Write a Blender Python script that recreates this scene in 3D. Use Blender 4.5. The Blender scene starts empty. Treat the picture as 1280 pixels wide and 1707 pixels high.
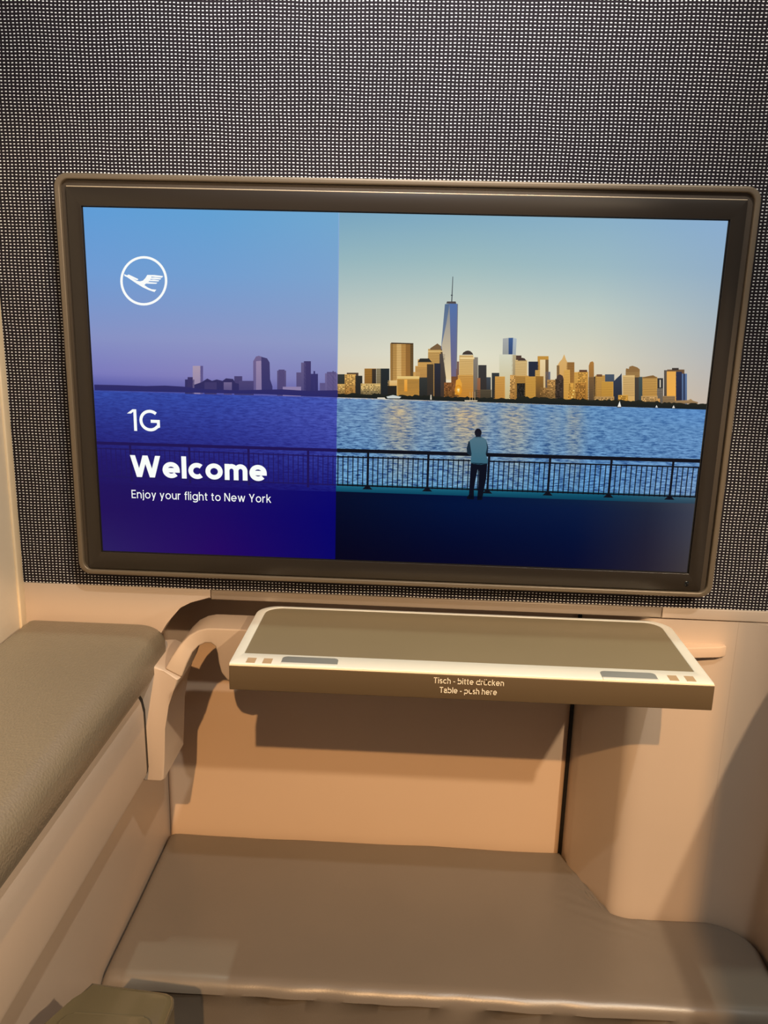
import bpy, bmesh, math, random
from mathutils import Vector, Matrix, noise

# ------------------------------------------------------------------ camera, world, lights, exposure
scene = bpy.context.scene
COL = scene.collection
scene.view_settings.view_transform = 'Standard'
scene.view_settings.look = 'None'
scene.view_settings.gamma = 1.0
scene.view_settings.exposure = 0.0
scene.view_settings.use_curve_mapping = False

cam_d = bpy.data.cameras.new('camera')
cam_d.sensor_fit = 'VERTICAL'
cam_d.sensor_height = 36.0
cam_d.lens = 36.0 * 1397.0 / 1707.0
cam_d.clip_start = 0.02
cam = bpy.data.objects.new('camera', cam_d)
COL.objects.link(cam)
R = Matrix.Rotation(0.0399, 3, 'Z') @ Matrix.Rotation(1.3269, 3, 'X') @ Matrix.Rotation(0.02553, 3, 'Z')
cam.matrix_world = Matrix.Translation((0.0236, -0.8187, 0.0875)) @ R.to_4x4()
scene.camera = cam

world = bpy.data.worlds.new('cabin_ambience')
scene.world = world
world.use_nodes = True
bgn = world.node_tree.nodes['Background']
bgn.inputs[0].default_value = (1.0, 0.95, 0.93, 1)
bgn.inputs[1].default_value = 0.13


def spot(name, loc, target, energy, color, size_deg, blend=0.15, radius=0.01):
    l = bpy.data.lights.new(name, 'SPOT')
    l.energy = energy
    l.color = color
    l.spot_size = math.radians(size_deg)
    l.spot_blend = blend
    l.shadow_soft_size = radius
    o = bpy.data.objects.new(name, l)
    o.location = loc
    d = Vector(target) - Vector(loc)
    o.rotation_euler = d.to_track_quat('-Z', 'Y').to_euler()
    COL.objects.link(o)
    return o


# warm reading lamp behind the viewer, neutral lamp above, cabin wash over the wall top, wall washer
spot('key_reading_lamp', (0.185, -2.96, 1.99), (0.03, 0.0, -0.42), 375, (1.0, 0.57, 0.25), 26, 0.2, 0.02)
spot('overhead_lamp', (0.45, -1.10, 1.25), (0.0, 0.0, -0.30), 44, (1.0, 0.95, 0.86), 56, 0.3, 0.015)
spot('aisle_lamp', (0.60, -0.90, 0.45), (-0.22, -0.15, -0.40), 36, (1.0, 0.77, 0.52), 62, 0.3, 0.012)
spot('cabin_downlight', (-0.05, 0.12, 2.2), (-0.05, -0.1, -0.3), 58, (0.92, 1.0, 0.82), 40, 0.3, 0.02)
spot('wall_washer', (0.0, -0.50, 0.64), (-0.02, 0.0, 0.40), 24.0, (1.0, 0.97, 1.0), 76, 0.95, 0.05)


# ------------------------------------------------------------------ helpers
def s2l(c):
    return tuple((v / 12.92 if v <= 0.04045 else ((v + 0.055) / 1.055) ** 2.4) for v in c)


def rgb(r, g, b):
    return s2l((r / 255, g / 255, b / 255))


def new_mat(name):
    m = bpy.data.materials.new(name)
    m.use_nodes = True
    return m, m.node_tree, m.node_tree.nodes['Principled BSDF']


def mat(name, color, rough=0.5, metal=0.0, spec=0.5, bump=0.0, bump_scale=400.0, vary=0.0, kind='noise', aniso=None):
    m, nt, p = new_mat(name)
    p.inputs['Roughness'].default_value = rough
    p.inputs['Metallic'].default_value = metal
    p.inputs['Specular IOR Level'].default_value = spec
    tc = nt.nodes.new('ShaderNodeTexCoord')
    n = nt.nodes.new('ShaderNodeTexNoise')
    n.inputs['Scale'].default_value = 9.0
    n.inputs['Detail'].default_value = 3.0
    nt.links.new(tc.outputs['Object'], n.inputs['Vector'])
    mix = nt.nodes.new('ShaderNodeMixRGB')
    mix.blend_type = 'MIX'
    a = tuple(max(0, c * (1 - vary)) for c in color)
    b = tuple(min(1, c * (1 + vary)) for c in color)
    mix.inputs[1].default_value = (*a, 1)
    mix.inputs[2].default_value = (*b, 1)
    nt.links.new(n.outputs['Fac'], mix.inputs[0])
    nt.links.new(mix.outputs[0], p.inputs['Base Color'])
    if bump > 0:
        if kind == 'grain':
            t = nt.nodes.new('ShaderNodeTexVoronoi')
            t.inputs['Scale'].default_value = bump_scale
            out = t.outputs['Distance']
        else:
            t = nt.nodes.new('ShaderNodeTexNoise')
            t.inputs['Scale'].default_value = bump_scale
            t.inputs['Detail'].default_value = 2.0
            out = t.outputs['Fac']
        if aniso:
            mp = nt.nodes.new('ShaderNodeMapping')
            mp.inputs['Scale'].default_value = aniso
            nt.links.new(tc.outputs['Object'], mp.inputs['Vector'])
            nt.links.new(mp.outputs[0], t.inputs['Vector'])
        else:
            nt.links.new(tc.outputs['Object'], t.inputs['Vector'])
        bp = nt.nodes.new('ShaderNodeBump')
        bp.inputs['Strength'].default_value = bump
        bp.inputs['Distance'].default_value = 0.0006
        nt.links.new(out, bp.inputs['Height'])
        nt.links.new(bp.outputs[0], p.inputs['Normal'])
    return m


def link(name, me, material, parent=None, smooth=False):
    o = bpy.data.objects.new(name, me)
    COL.objects.link(o)
    if material:
        me.materials.append(material)
    if smooth:
        me.polygons.foreach_set('use_smooth', [True] * len(me.polygons))
    if parent:
        o.parent = parent
    return o


def from_bm(name, bm, material, parent=None, smooth=False):
    bmesh.ops.recalc_face_normals(bm, faces=bm.faces)
    me = bpy.data.meshes.new(name)
    bm.to_mesh(me)
    bm.free()
    o = link(name, me, material, parent, smooth)
    if smooth:
        me.set_sharp_from_angle(angle=math.radians(38))
    return o


def box_bm(x0, x1, y0, y1, z0, z1, bev=0.0, seg=3, bm=None):
    b = bmesh.new()
    bmesh.ops.create_cube(b, size=1.0)
    for v in b.verts:
        v.co = Vector(((x0 + x1) / 2 + v.co.x * (x1 - x0), (y0 + y1) / 2 + v.co.y * (y1 - y0), (z0 + z1) / 2 + v.co.z * (z1 - z0)))
    if bev > 0:
        bmesh.ops.bevel(b, geom=list(b.edges), offset=bev, segments=seg, profile=0.5, affect='EDGES')
    if bm is None:
        return b
    me = bpy.data.meshes.new('tmp')
    b.to_mesh(me)
    b.free()
    bm.from_mesh(me)
    bpy.data.meshes.remove(me)
    return bm


def box(name, x0, x1, y0, y1, z0, z1, material, parent=None, bev=0.0, seg=3):
    return from_bm(name, box_bm(x0, x1, y0, y1, z0, z1, bev, seg), material, parent, bev > 0)


def extrude(name, pts, axis, a, b, material, parent=None, bev=0.0, seg=3, smooth=True):
    """Closed outline pts extruded along axis from a to b. axis 'y': pts are (x, z); 'x': (y, z); 'z': (x, y)."""
    bm = bmesh.new()

    def P(p, t):
        return {'y': (p[0], t, p[1]), 'x': (t, p[0], p[1]), 'z': (p[0], p[1], t)}[axis]
    v0 = [bm.verts.new(P(p, a)) for p in pts]
    v1 = [bm.verts.new(P(p, b)) for p in pts]
    f0 = bm.faces.new(v0)
    f1 = bm.faces.new(list(reversed(v1)))
    n = len(pts)
    for i in range(n):
        bm.faces.new((v0[i], v1[i], v1[(i + 1) % n], v0[(i + 1) % n]))
    if bev > 0:
        e = [e for e in bm.edges if f0 in e.link_faces or f1 in e.link_faces]
        bmesh.ops.bevel(bm, geom=e, offset=bev, segments=seg, profile=0.5, affect='EDGES')
    return from_bm(name, bm, material, parent, smooth)


def rrect(x0, x1, z0, z1, r, n=8):
    rs = r if isinstance(r, (tuple, list)) else (r, r, r, r)   # bl, br, tr, tl
    out = []
    for (cx, cz, rr, a0) in ((x0 + rs[0], z0 + rs[0], rs[0], 180), (x1 - rs[1], z0 + rs[1], rs[1], 270),
                             (x1 - rs[2], z1 - rs[2], rs[2], 0), (x0 + rs[3], z1 - rs[3], rs[3], 90)):
        for i in range(n + 1):
            t = math.radians(a0 + 90 * i / n)
            out.append((cx + rr * math.cos(t), cz + rr * math.sin(t)))
    return out


def ring(name, outer, inner, y_front, y_back, material, parent=None, round_=0.0, seg=4, axis='y'):
    """A frame between two equal-length outlines, with an optional rounded front profile."""
    bm = bmesh.new()

    def P(p, t):
        return (p[0], t, p[1]) if axis == 'y' else (p[0], p[1], t)
    n = len(outer)
    sgn = 1 if y_back > y_front else -1
    prof = [(0.0, y_back)]
    if round_ > 0:
        for i in range(seg + 1):
            t = math.pi / 2 * i / seg
            prof.append((round_ * (1 - math.cos(t)), y_front + sgn * round_ * (1 - math.sin(t))))
        for i in range(seg + 1):
            t = math.pi / 2 * i / seg
            prof.append((-round_ * (1 - math.sin(t)), y_front + sgn * round_ * (1 - math.cos(t))))
        prof.append((-0.0, y_back))
        half = seg + 2
    else:
        prof += [(0, y_front), (0, y_front), (0, y_back)]
        half = 2
    loops = []
    for j, (d, y) in enumerate(prof):
        loop = []
        for i in range(n):
            o, q = Vector(outer[i]), Vector(inner[i])
            dirv = q - o
            L = dirv.length or 1e-6
            if j < half:
                pt = o + dirv * (d / L)
            else:
                pt = q + dirv * (d / L)
            loop.append(bm.verts.new(P(pt, y)))
        loops.append(loop)
    for j in range(len(loops)):
        A, B = loops[j], loops[(j + 1) % len(loops)]
        for i in range(n):
            k = (i + 1) % n
            try:
                bm.faces.new((A[i], A[k], B[k], B[i]))
            except ValueError:
                pass
    bmesh.ops.remove_doubles(bm, verts=bm.verts, dist=1e-6)
    return from_bm(name, bm, material, parent, True)


def empty(name, loc, label, cat, group=None):
    o = bpy.data.objects.new(name, None)
    o.empty_display_size = 0.05
    o.location = loc
    COL.objects.link(o)
    o['label'] = label
    o['category'] = cat
    if group:
        o['group'] = group
    return o


def adopt(parent, *children):
    """Parent world-placed meshes to a thing without moving them."""
    inv = Matrix.Translation(-Vector(parent.location))
    for c in children:
        c.data.transform(inv)
        c.parent = parent


def struct(o, label=None, cat=None):
    o['kind'] = 'structure'
    if label:
        o['label'] = label
    if cat:
        o['category'] = cat
    return o


# ------------------------------------------------------------------ materials
def fabric_mat():
    m, nt, p = new_mat('woven_wall_fabric')
    N = nt.nodes
    L = nt.links
    tc = N.new('ShaderNodeTexCoord')
    nz = N.new('ShaderNodeTexNoise')
    nz.inputs['Scale'].default_value = 14.0
    nz.inputs['Detail'].default_value = 2.0
    L.new(tc.outputs['Object'], nz.inputs['Vector'])
    off = N.new('ShaderNodeVectorMath')
    off.operation = 'MULTIPLY_ADD'
    L.new(nz.outputs['Color'], off.inputs[0])
    off.inputs[1].default_value = (0.0040, 0, 0.0028)
    L.new(tc.outputs['Object'], off.inputs[2])
    # thread-level wobble
    nz2 = N.new('ShaderNodeTexNoise')
    nz2.inputs['Scale'].default_value = 260.0
    L.new(tc.outputs['Object'], nz2.inputs['Vector'])
    off2 = N.new('ShaderNodeVectorMath')
    off2.operation = 'MULTIPLY_ADD'
    L.new(nz2.outputs['Color'], off2.inputs[0])
    off2.inputs[1].default_value = (0.0012, 0, 0.0008)
    L.new(off.outputs[0], off2.inputs[2])
    sep = N.new('ShaderNodeSeparateXYZ')
    L.new(off2.outputs[0], sep.inputs[0])

    def math_(op, a, b=None, c=None):
        n = N.new('ShaderNodeMath')
        n.operation = op
        for i, v in enumerate((a, b, c)):
            if v is None:
                continue
            if isinstance(v, (int, float)):
                n.inputs[i].default_value = v
            else:
                L.new(v, n.inputs[i])
        return n.outputs[0]
    fx = math_('FRACT', math_('DIVIDE', math_('ADD', sep.outputs['X'], 10.0), 0.00366))
    fz = math_('FRACT', math_('DIVIDE', math_('ADD', sep.outputs['Z'], 10.0), 0.00297))
    dx = math_('ABSOLUTE', math_('SUBTRACT', fx, 0.5))
    dz = math_('ABSOLUTE', math_('SUBTRACT', fz, 0.5))
    # dash: rounded bar
    ex = math_('POWER', math_('DIVIDE', dx, 0.265), 3.0)
    ez = math_('POWER', math_('DIVIDE', dz, 0.15), 2.0)
    d = math_('ADD', ex, ez)
    dash = N.new('ShaderNodeMapRange')
    dash.inputs['From Min'].default_value = 1.25
    dash.inputs['From Max'].default_value = 0.75
    L.new(d, dash.inputs['Value'])
    # dark gap between two dashes of one row
    gx = math_('GREATER_THAN', dx, 0.30)
    gz = math_('LESS_THAN', dz, 0.26)
    gap = math_('MULTIPLY', gx, gz)
    c1 = N.new('ShaderNodeMixRGB')
    c1.inputs[1].default_value = (0.023, 0.0155, 0.020, 1)
    c1.inputs[2].default_value = (0.005, 0.003, 0.003, 1)
    L.new(gap, c1.inputs[0])
    fine = N.new('ShaderNodeTexNoise')
    fine.inputs['Scale'].default_value = 900.0
    L.new(tc.outputs['Object'], fine.inputs['Vector'])
    c15 = N.new('ShaderNodeMixRGB')
    c15.blend_type = 'MULTIPLY'
    c15.inputs[0].default_value = 0.6
    L.new(c1.outputs[0], c15.inputs[1])
    L.new(fine.outputs['Color'], c15.inputs[2])
    c2 = N.new('ShaderNodeMixRGB')
    L.new(dash.outputs[0], c2.inputs[0])
    L.new(c15.outputs[0], c2.inputs[1])
    c2.inputs[2].default_value = (0.98, 0.95, 0.93, 1)
    L.new(c2.outputs[0], p.inputs['Base Color'])
    p.inputs['Roughness'].default_value = 0.75
    p.inputs['Specular IOR Level'].default_value = 0.2
    bp = N.new('ShaderNodeBump')
    bp.inputs['Strength'].default_value = 0.35
    bp.inputs['Distance'].default_value = 0.0006
    L.new(dash.outputs[0], bp.inputs['Height'])
    L.new(bp.outputs[0], p.inputs['Normal'])
    return m


M = {}
M['fabric'] = fabric_mat()
M['beige'] = mat('beige_plastic', (0.53, 0.425, 0.335), 0.45, vary=0.03, bump=0.05, bump_scale=900)
M['beige_warm'] = mat('warm_beige_plastic', (0.66, 0.50, 0.37), 0.42, vary=0.02)
M['arm'] = mat('arm_beige_shaded', (0.43, 0.335, 0.25), 0.42, vary=0.02)  # beige plastic darkened to hold the shade on the arm
M['cream'] = mat('cream_textured_panel', (0.74, 0.64, 0.50), 0.55, vary=0.05, bump=0.35, bump_scale=120)
M['cream_edge'] = mat('cream_edge_strip', (0.80, 0.66, 0.46), 0.4)
M['strip'] = mat('satin_bronze_strip', (0.36, 0.29, 0.225), 0.36, metal=0.35, vary=0.05)
M['leather'] = mat('taupe_leather', (0.195, 0.163, 0.116), 0.38, spec=0.5, vary=0.10, bump=0.55, bump_scale=480, kind='grain')
M['ottoman'] = mat('taupe_smooth_leather', (0.165, 0.141, 0.117), 0.33, spec=0.6, vary=0.08, bump=0.06, bump_scale=700, kind='grain')
M['olive'] = mat('olive_gloss_leather', (0.105, 0.088, 0.052), 0.16, spec=0.8, vary=0.08, bump=0.05, bump_scale=300)
M['rim'] = mat('bronze_rim', (0.20, 0.152, 0.10), 0.40, metal=0.35, vary=0.05)
M['recess'] = mat('dusty_recess', (0.060, 0.041, 0.024), 0.55, vary=0.35, bump=0.2, bump_scale=500)
M['bezel'] = mat('dark_bronze_bezel', (0.026, 0.0185, 0.012), 0.3, vary=0.06)
M['edge'] = mat('bezel_highlight', (0.62, 0.50, 0.34), 0.35, metal=0.3)  # pale colour stands in for the bezel's highlight
M['black'] = mat('black_gap', (0.006, 0.005, 0.004), 0.5)
M['gloss_black'] = mat('gloss_black', (0.01, 0.01, 0.01), 0.12)
M['silver'] = mat('brushed_silver', (0.78, 0.79, 0.72), 0.40, metal=0.15, vary=0.06, bump=0.15, bump_scale=60, aniso=(1, 40, 40))
M['inlay'] = mat('olive_table_inlay', (0.20, 0.168, 0.105), 0.45, vary=0.08)
M['fascia'] = mat('bronze_fascia', (0.098, 0.068, 0.036), 0.42, vary=0.03)
M['pad'] = mat('blue_grey_pad', (0.20, 0.22, 0.22), 0.35, vary=0.25)
M['slot'] = mat('tan_slot', (0.42, 0.30, 0.18), 0.5)
M['print'] = mat('cream_lettering', (0.95, 0.88, 0.70), 0.5)
M['floor'] = mat('dark_carpet', (0.05, 0.045, 0.042), 0.9, vary=0.3, bump=0.3, bump_scale=300)
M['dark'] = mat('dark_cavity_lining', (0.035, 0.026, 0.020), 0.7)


def picture_mat():
    m, nt, p = new_mat('lit_display')
    N, L = nt.nodes, nt.links
    a = N.new('ShaderNodeAttribute')
    a.attribute_name = 'pic'
    b = N.new('ShaderNodeAttribute')
    b.attribute_name = 'alt'
    tc = N.new('ShaderNodeTexCoord')
    mp = N.new('ShaderNodeMapping')
    mp.inputs['Scale'].default_value = (120, 1, 640)
    L.new(tc.outputs['Object'], mp.inputs['Vector'])
    n = N.new('ShaderNodeTexNoise')
    n.inputs['Scale'].default_value = 1.0
    n.inputs['Detail'].default_value = 5.0
    n.inputs['Roughness'].default_value = 0.68
    n.inputs['Distortion'].default_value = 0.4
    L.new(mp.outputs[0], n.inputs['Vector'])
    r = N.new('ShaderNodeMapRange')
    r.inputs['From Min'].default_value = 0.40
    r.inputs['From Max'].default_value = 0.62
    L.new(n.outputs['Fac'], r.inputs['Value'])
    mx = N.new('ShaderNodeMixRGB')
    L.new(r.outputs[0], mx.inputs[0])
    L.new(a.outputs['Color'], mx.inputs[1])
    L.new(b.outputs['Color'], mx.inputs[2])
    L.new(mx.outputs[0], p.inputs['Emission Color'])
    p.inputs['Emission Strength'].default_value = 1.0
    p.inputs['Base Color'].default_value = (0.0, 0.0, 0.0, 1)
    p.inputs['Roughness'].default_value = 0.35
    p.inputs['Specular IOR Level'].default_value = 0.08
    return m


M['picture'] = picture_mat()


def white_mat():
    m, nt, p = new_mat('lit_white_graphics')
    p.inputs['Base Color'].default_value = (0, 0, 0, 1)
    p.inputs['Emission Color'].default_value = (0.95, 0.98, 0.95, 1)
    p.inputs['Emission Strength'].default_value = 1.0
    p.inputs['Specular IOR Level'].default_value = 0.1
    return m


M['white'] = white_mat()

# ------------------------------------------------------------------ room shell
TZ = -0.2058                                   # lower edge of the fabric wall
wall_back = struct(box('wall_back', -0.392, 0.47, 0.0, 0.13, TZ, 0.50, M['fabric']),
                   'dark woven fabric wall with rows of white dashes behind the monitor', 'wall')
struct(box('wall_left', -0.47, -0.388, -1.5, 0.13, -0.95, 0.26, M['cream']), 'cream textured side panel at left edge of photo', 'wall')
struct(box('trim_1', -0.3885, -0.3855, -0.012, 0.0, -0.262, 0.26, M['cream_edge'], bev=0.001),
       'thin pale edge strip between cream panel and fabric wall', 'trim')
# band under the fabric: left piece with a curved lower corner
cut = [(-0.2354, -0.2463), (-0.2306, -0.238), (-0.2206, -0.2262), (-0.2089, -0.2197), (-0.198, -0.2163), (-0.1878, -0.2155)]
struct(extrude('trim_2', [(-0.392, TZ - 0.0003), (-0.392, -0.30), (-0.262, -0.30), (-0.245, -0.262)] + cut + [(-0.1878, TZ - 0.0003)],
               'y', -0.001, 0.02, M['beige'], bev=0.0012), 'beige trim band under fabric wall above the leather console', 'trim')
struct(extrude('trim_3', [(-0.1870, TZ - 0.0003), (-0.1870, -0.2163), (0.2768, -0.2168), (0.2768, TZ - 0.0003)], 'y', -0.002, 0.02, M['strip'], bev=0.001),
       'long bronze metal strip below the monitor', 'trim')
struct(extrude('trim_4', [(0.2776, TZ - 0.0003), (0.2776, -0.2175), (0.47, -0.2185), (0.47, TZ - 0.0003)], 'y', -0.0015, 0.02, M['beige'], bev=0.0012),
       'beige trim band right of the bronze strip', 'trim')
# footwell
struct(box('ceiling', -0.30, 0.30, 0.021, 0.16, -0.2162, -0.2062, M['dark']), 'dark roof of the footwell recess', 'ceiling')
struct(box('wall_recess', -0.2785, 0.2178, 0.110, 0.16, -0.95, -0.2165, M['beige_warm'], bev=0.010, seg=5),
       'warm beige back panel of the footwell under the table', 'wall')
struct(box('trim_5', 0.2180, 0.2235, 0.118, 0.16, -0.95, -0.2165, M['black']), 'dark gap beside the footwell back panel', 'trim')
# right-hand column and concave side wall, one outline in plan
colp = [(0.2225, 0.16), (0.2222, 0.082), (0.2250, 0.0755)]
colp += [(0.2545, 0.0135)]
for i in range(1, 10):                          # convex nose
    t = i / 10
    a, b, c = Vector((0.2545, 0.0135)), Vector((0.2612, 0.0003)), Vector((0.284, 0.0))
    q = a * (1 - t) ** 2 + b * 2 * t * (1 - t) + c * t * t
    colp.append((q.x, q.y))
colp += [(0.284, 0.0), (0.3560, 0.0), (0.3560, 0.16)]
struct(extrude('wall_corner', colp, 'z', -0.95, -0.2190, M['beige']), 'beige rounded column right of the footwell back panel', 'wall')
sidep = [(0.3561, 0.16), (0.3561, 0.0)]
for i in range(1, 13):                          # concave sweep to the side wall
    t = math.radians(90 * i / 12)
    sidep.append((0.356 + 0.054 * math.sin(t), -0.054 * (1 - math.cos(t))))
sidep += [(0.410, -1.5), (0.50, -1.5), (0.50, 0.16)]
struct(extrude('wall_right', sidep, 'z', -0.95, -0.2190, M['beige']), 'beige curved side wall at right edge of photo beside the footrest', 'wall')
struct(box('light_blocker_1', 0.277, 0.46, -1.36, -1.30, -0.95, 1.2, M['beige'], bev=0.01), 'unseen beige panel added behind the viewer to cut the key light at right', 'light_blocker')  # added out of view to end the key light on the column
struct(box('light_blocker_2', -0.60, 0.2765, -1.36, -1.30, 0.795, 1.2, M['beige'], bev=0.004), 'unseen beige beam added behind the viewer to keep the key light off the fabric wall', 'light_blocker')  # added out of view to shade the fabric wall from the key lamp
struct(box('floor', -0.5, 0.6, -1.5, 0.2, -1.0, -0.95, M['floor']), 'dark carpet floor under the footrest', 'floor')

# ------------------------------------------------------------------ wall monitor
MON = (0.0005, -0.018, 0.0019)
mon = empty('wall_monitor', MON, 'large bronze-framed wall monitor showing a city skyline at sunset', 'monitor')
K = 0.978
ow = rrect(-0.3245 * K, 0.3243 * K, -0.1932 * K, 0.1980 * K, 0.0125, 10)
iw = rrect(-0.3190 * K, 0.3188 * K, -0.1880 * K, 0.1926 * K, 0.0085, 10)
ring('rim', ow, iw, -0.0034, 0.018, M['rim'], mon, 0.0016, 4)
rec = rrect(-0.3189 * K, 0.3187 * K, -0.1879 * K, 0.1925 * K, 0.0085, 10)
extrude('recess_plate', rec, 'y', 0.0006, 0.0175, M['recess'], mon)
bo = rrect(-0.3137 * K, 0.3127 * K, -0.1868 * K, 0.1862 * K, 0.0012, 10)
bi = rrect(-0.2935, 0.2926, -0.1651, 0.1654, 0.0004, 10)
ring('bezel', bo, bi, -0.0022, 0.0006, M['bezel'], mon, 0.0005, 3)
edge = box('bezel_highlight_strip', -0.3132 * K, 0.3122 * K, -0.0024, -0.0004, 0.1858 * K, 0.1868 * K, M['edge'], mon, bev=0.0003)  # pale strip painted in as the highlight on the top lip
edge['label'] = 'thin pale strip painted as the highlight along the bezel top'
extrude('screen_border', rrect(-0.2937, 0.2928, -0.1653, 0.1656, 0.0004, 10), 'y', -0.0002, 0.0006, M['black'], mon)
bm = bmesh.new()
bmesh.ops.create_uvsphere(bm, u_segments=14, v_segments=8, radius=0.0024)
bmesh.ops.scale(bm, vec=(1, 0.35, 1.25), verts=bm.verts)
bmesh.ops.translate(bm, vec=(0.2916, -0.0022, -0.1754), verts=bm.verts)
sens = from_bm('light_sensor', bm, M['gloss_black'], mon, True)
sens['label'] = 'small glossy black sensor in lower right bezel corner'

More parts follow.
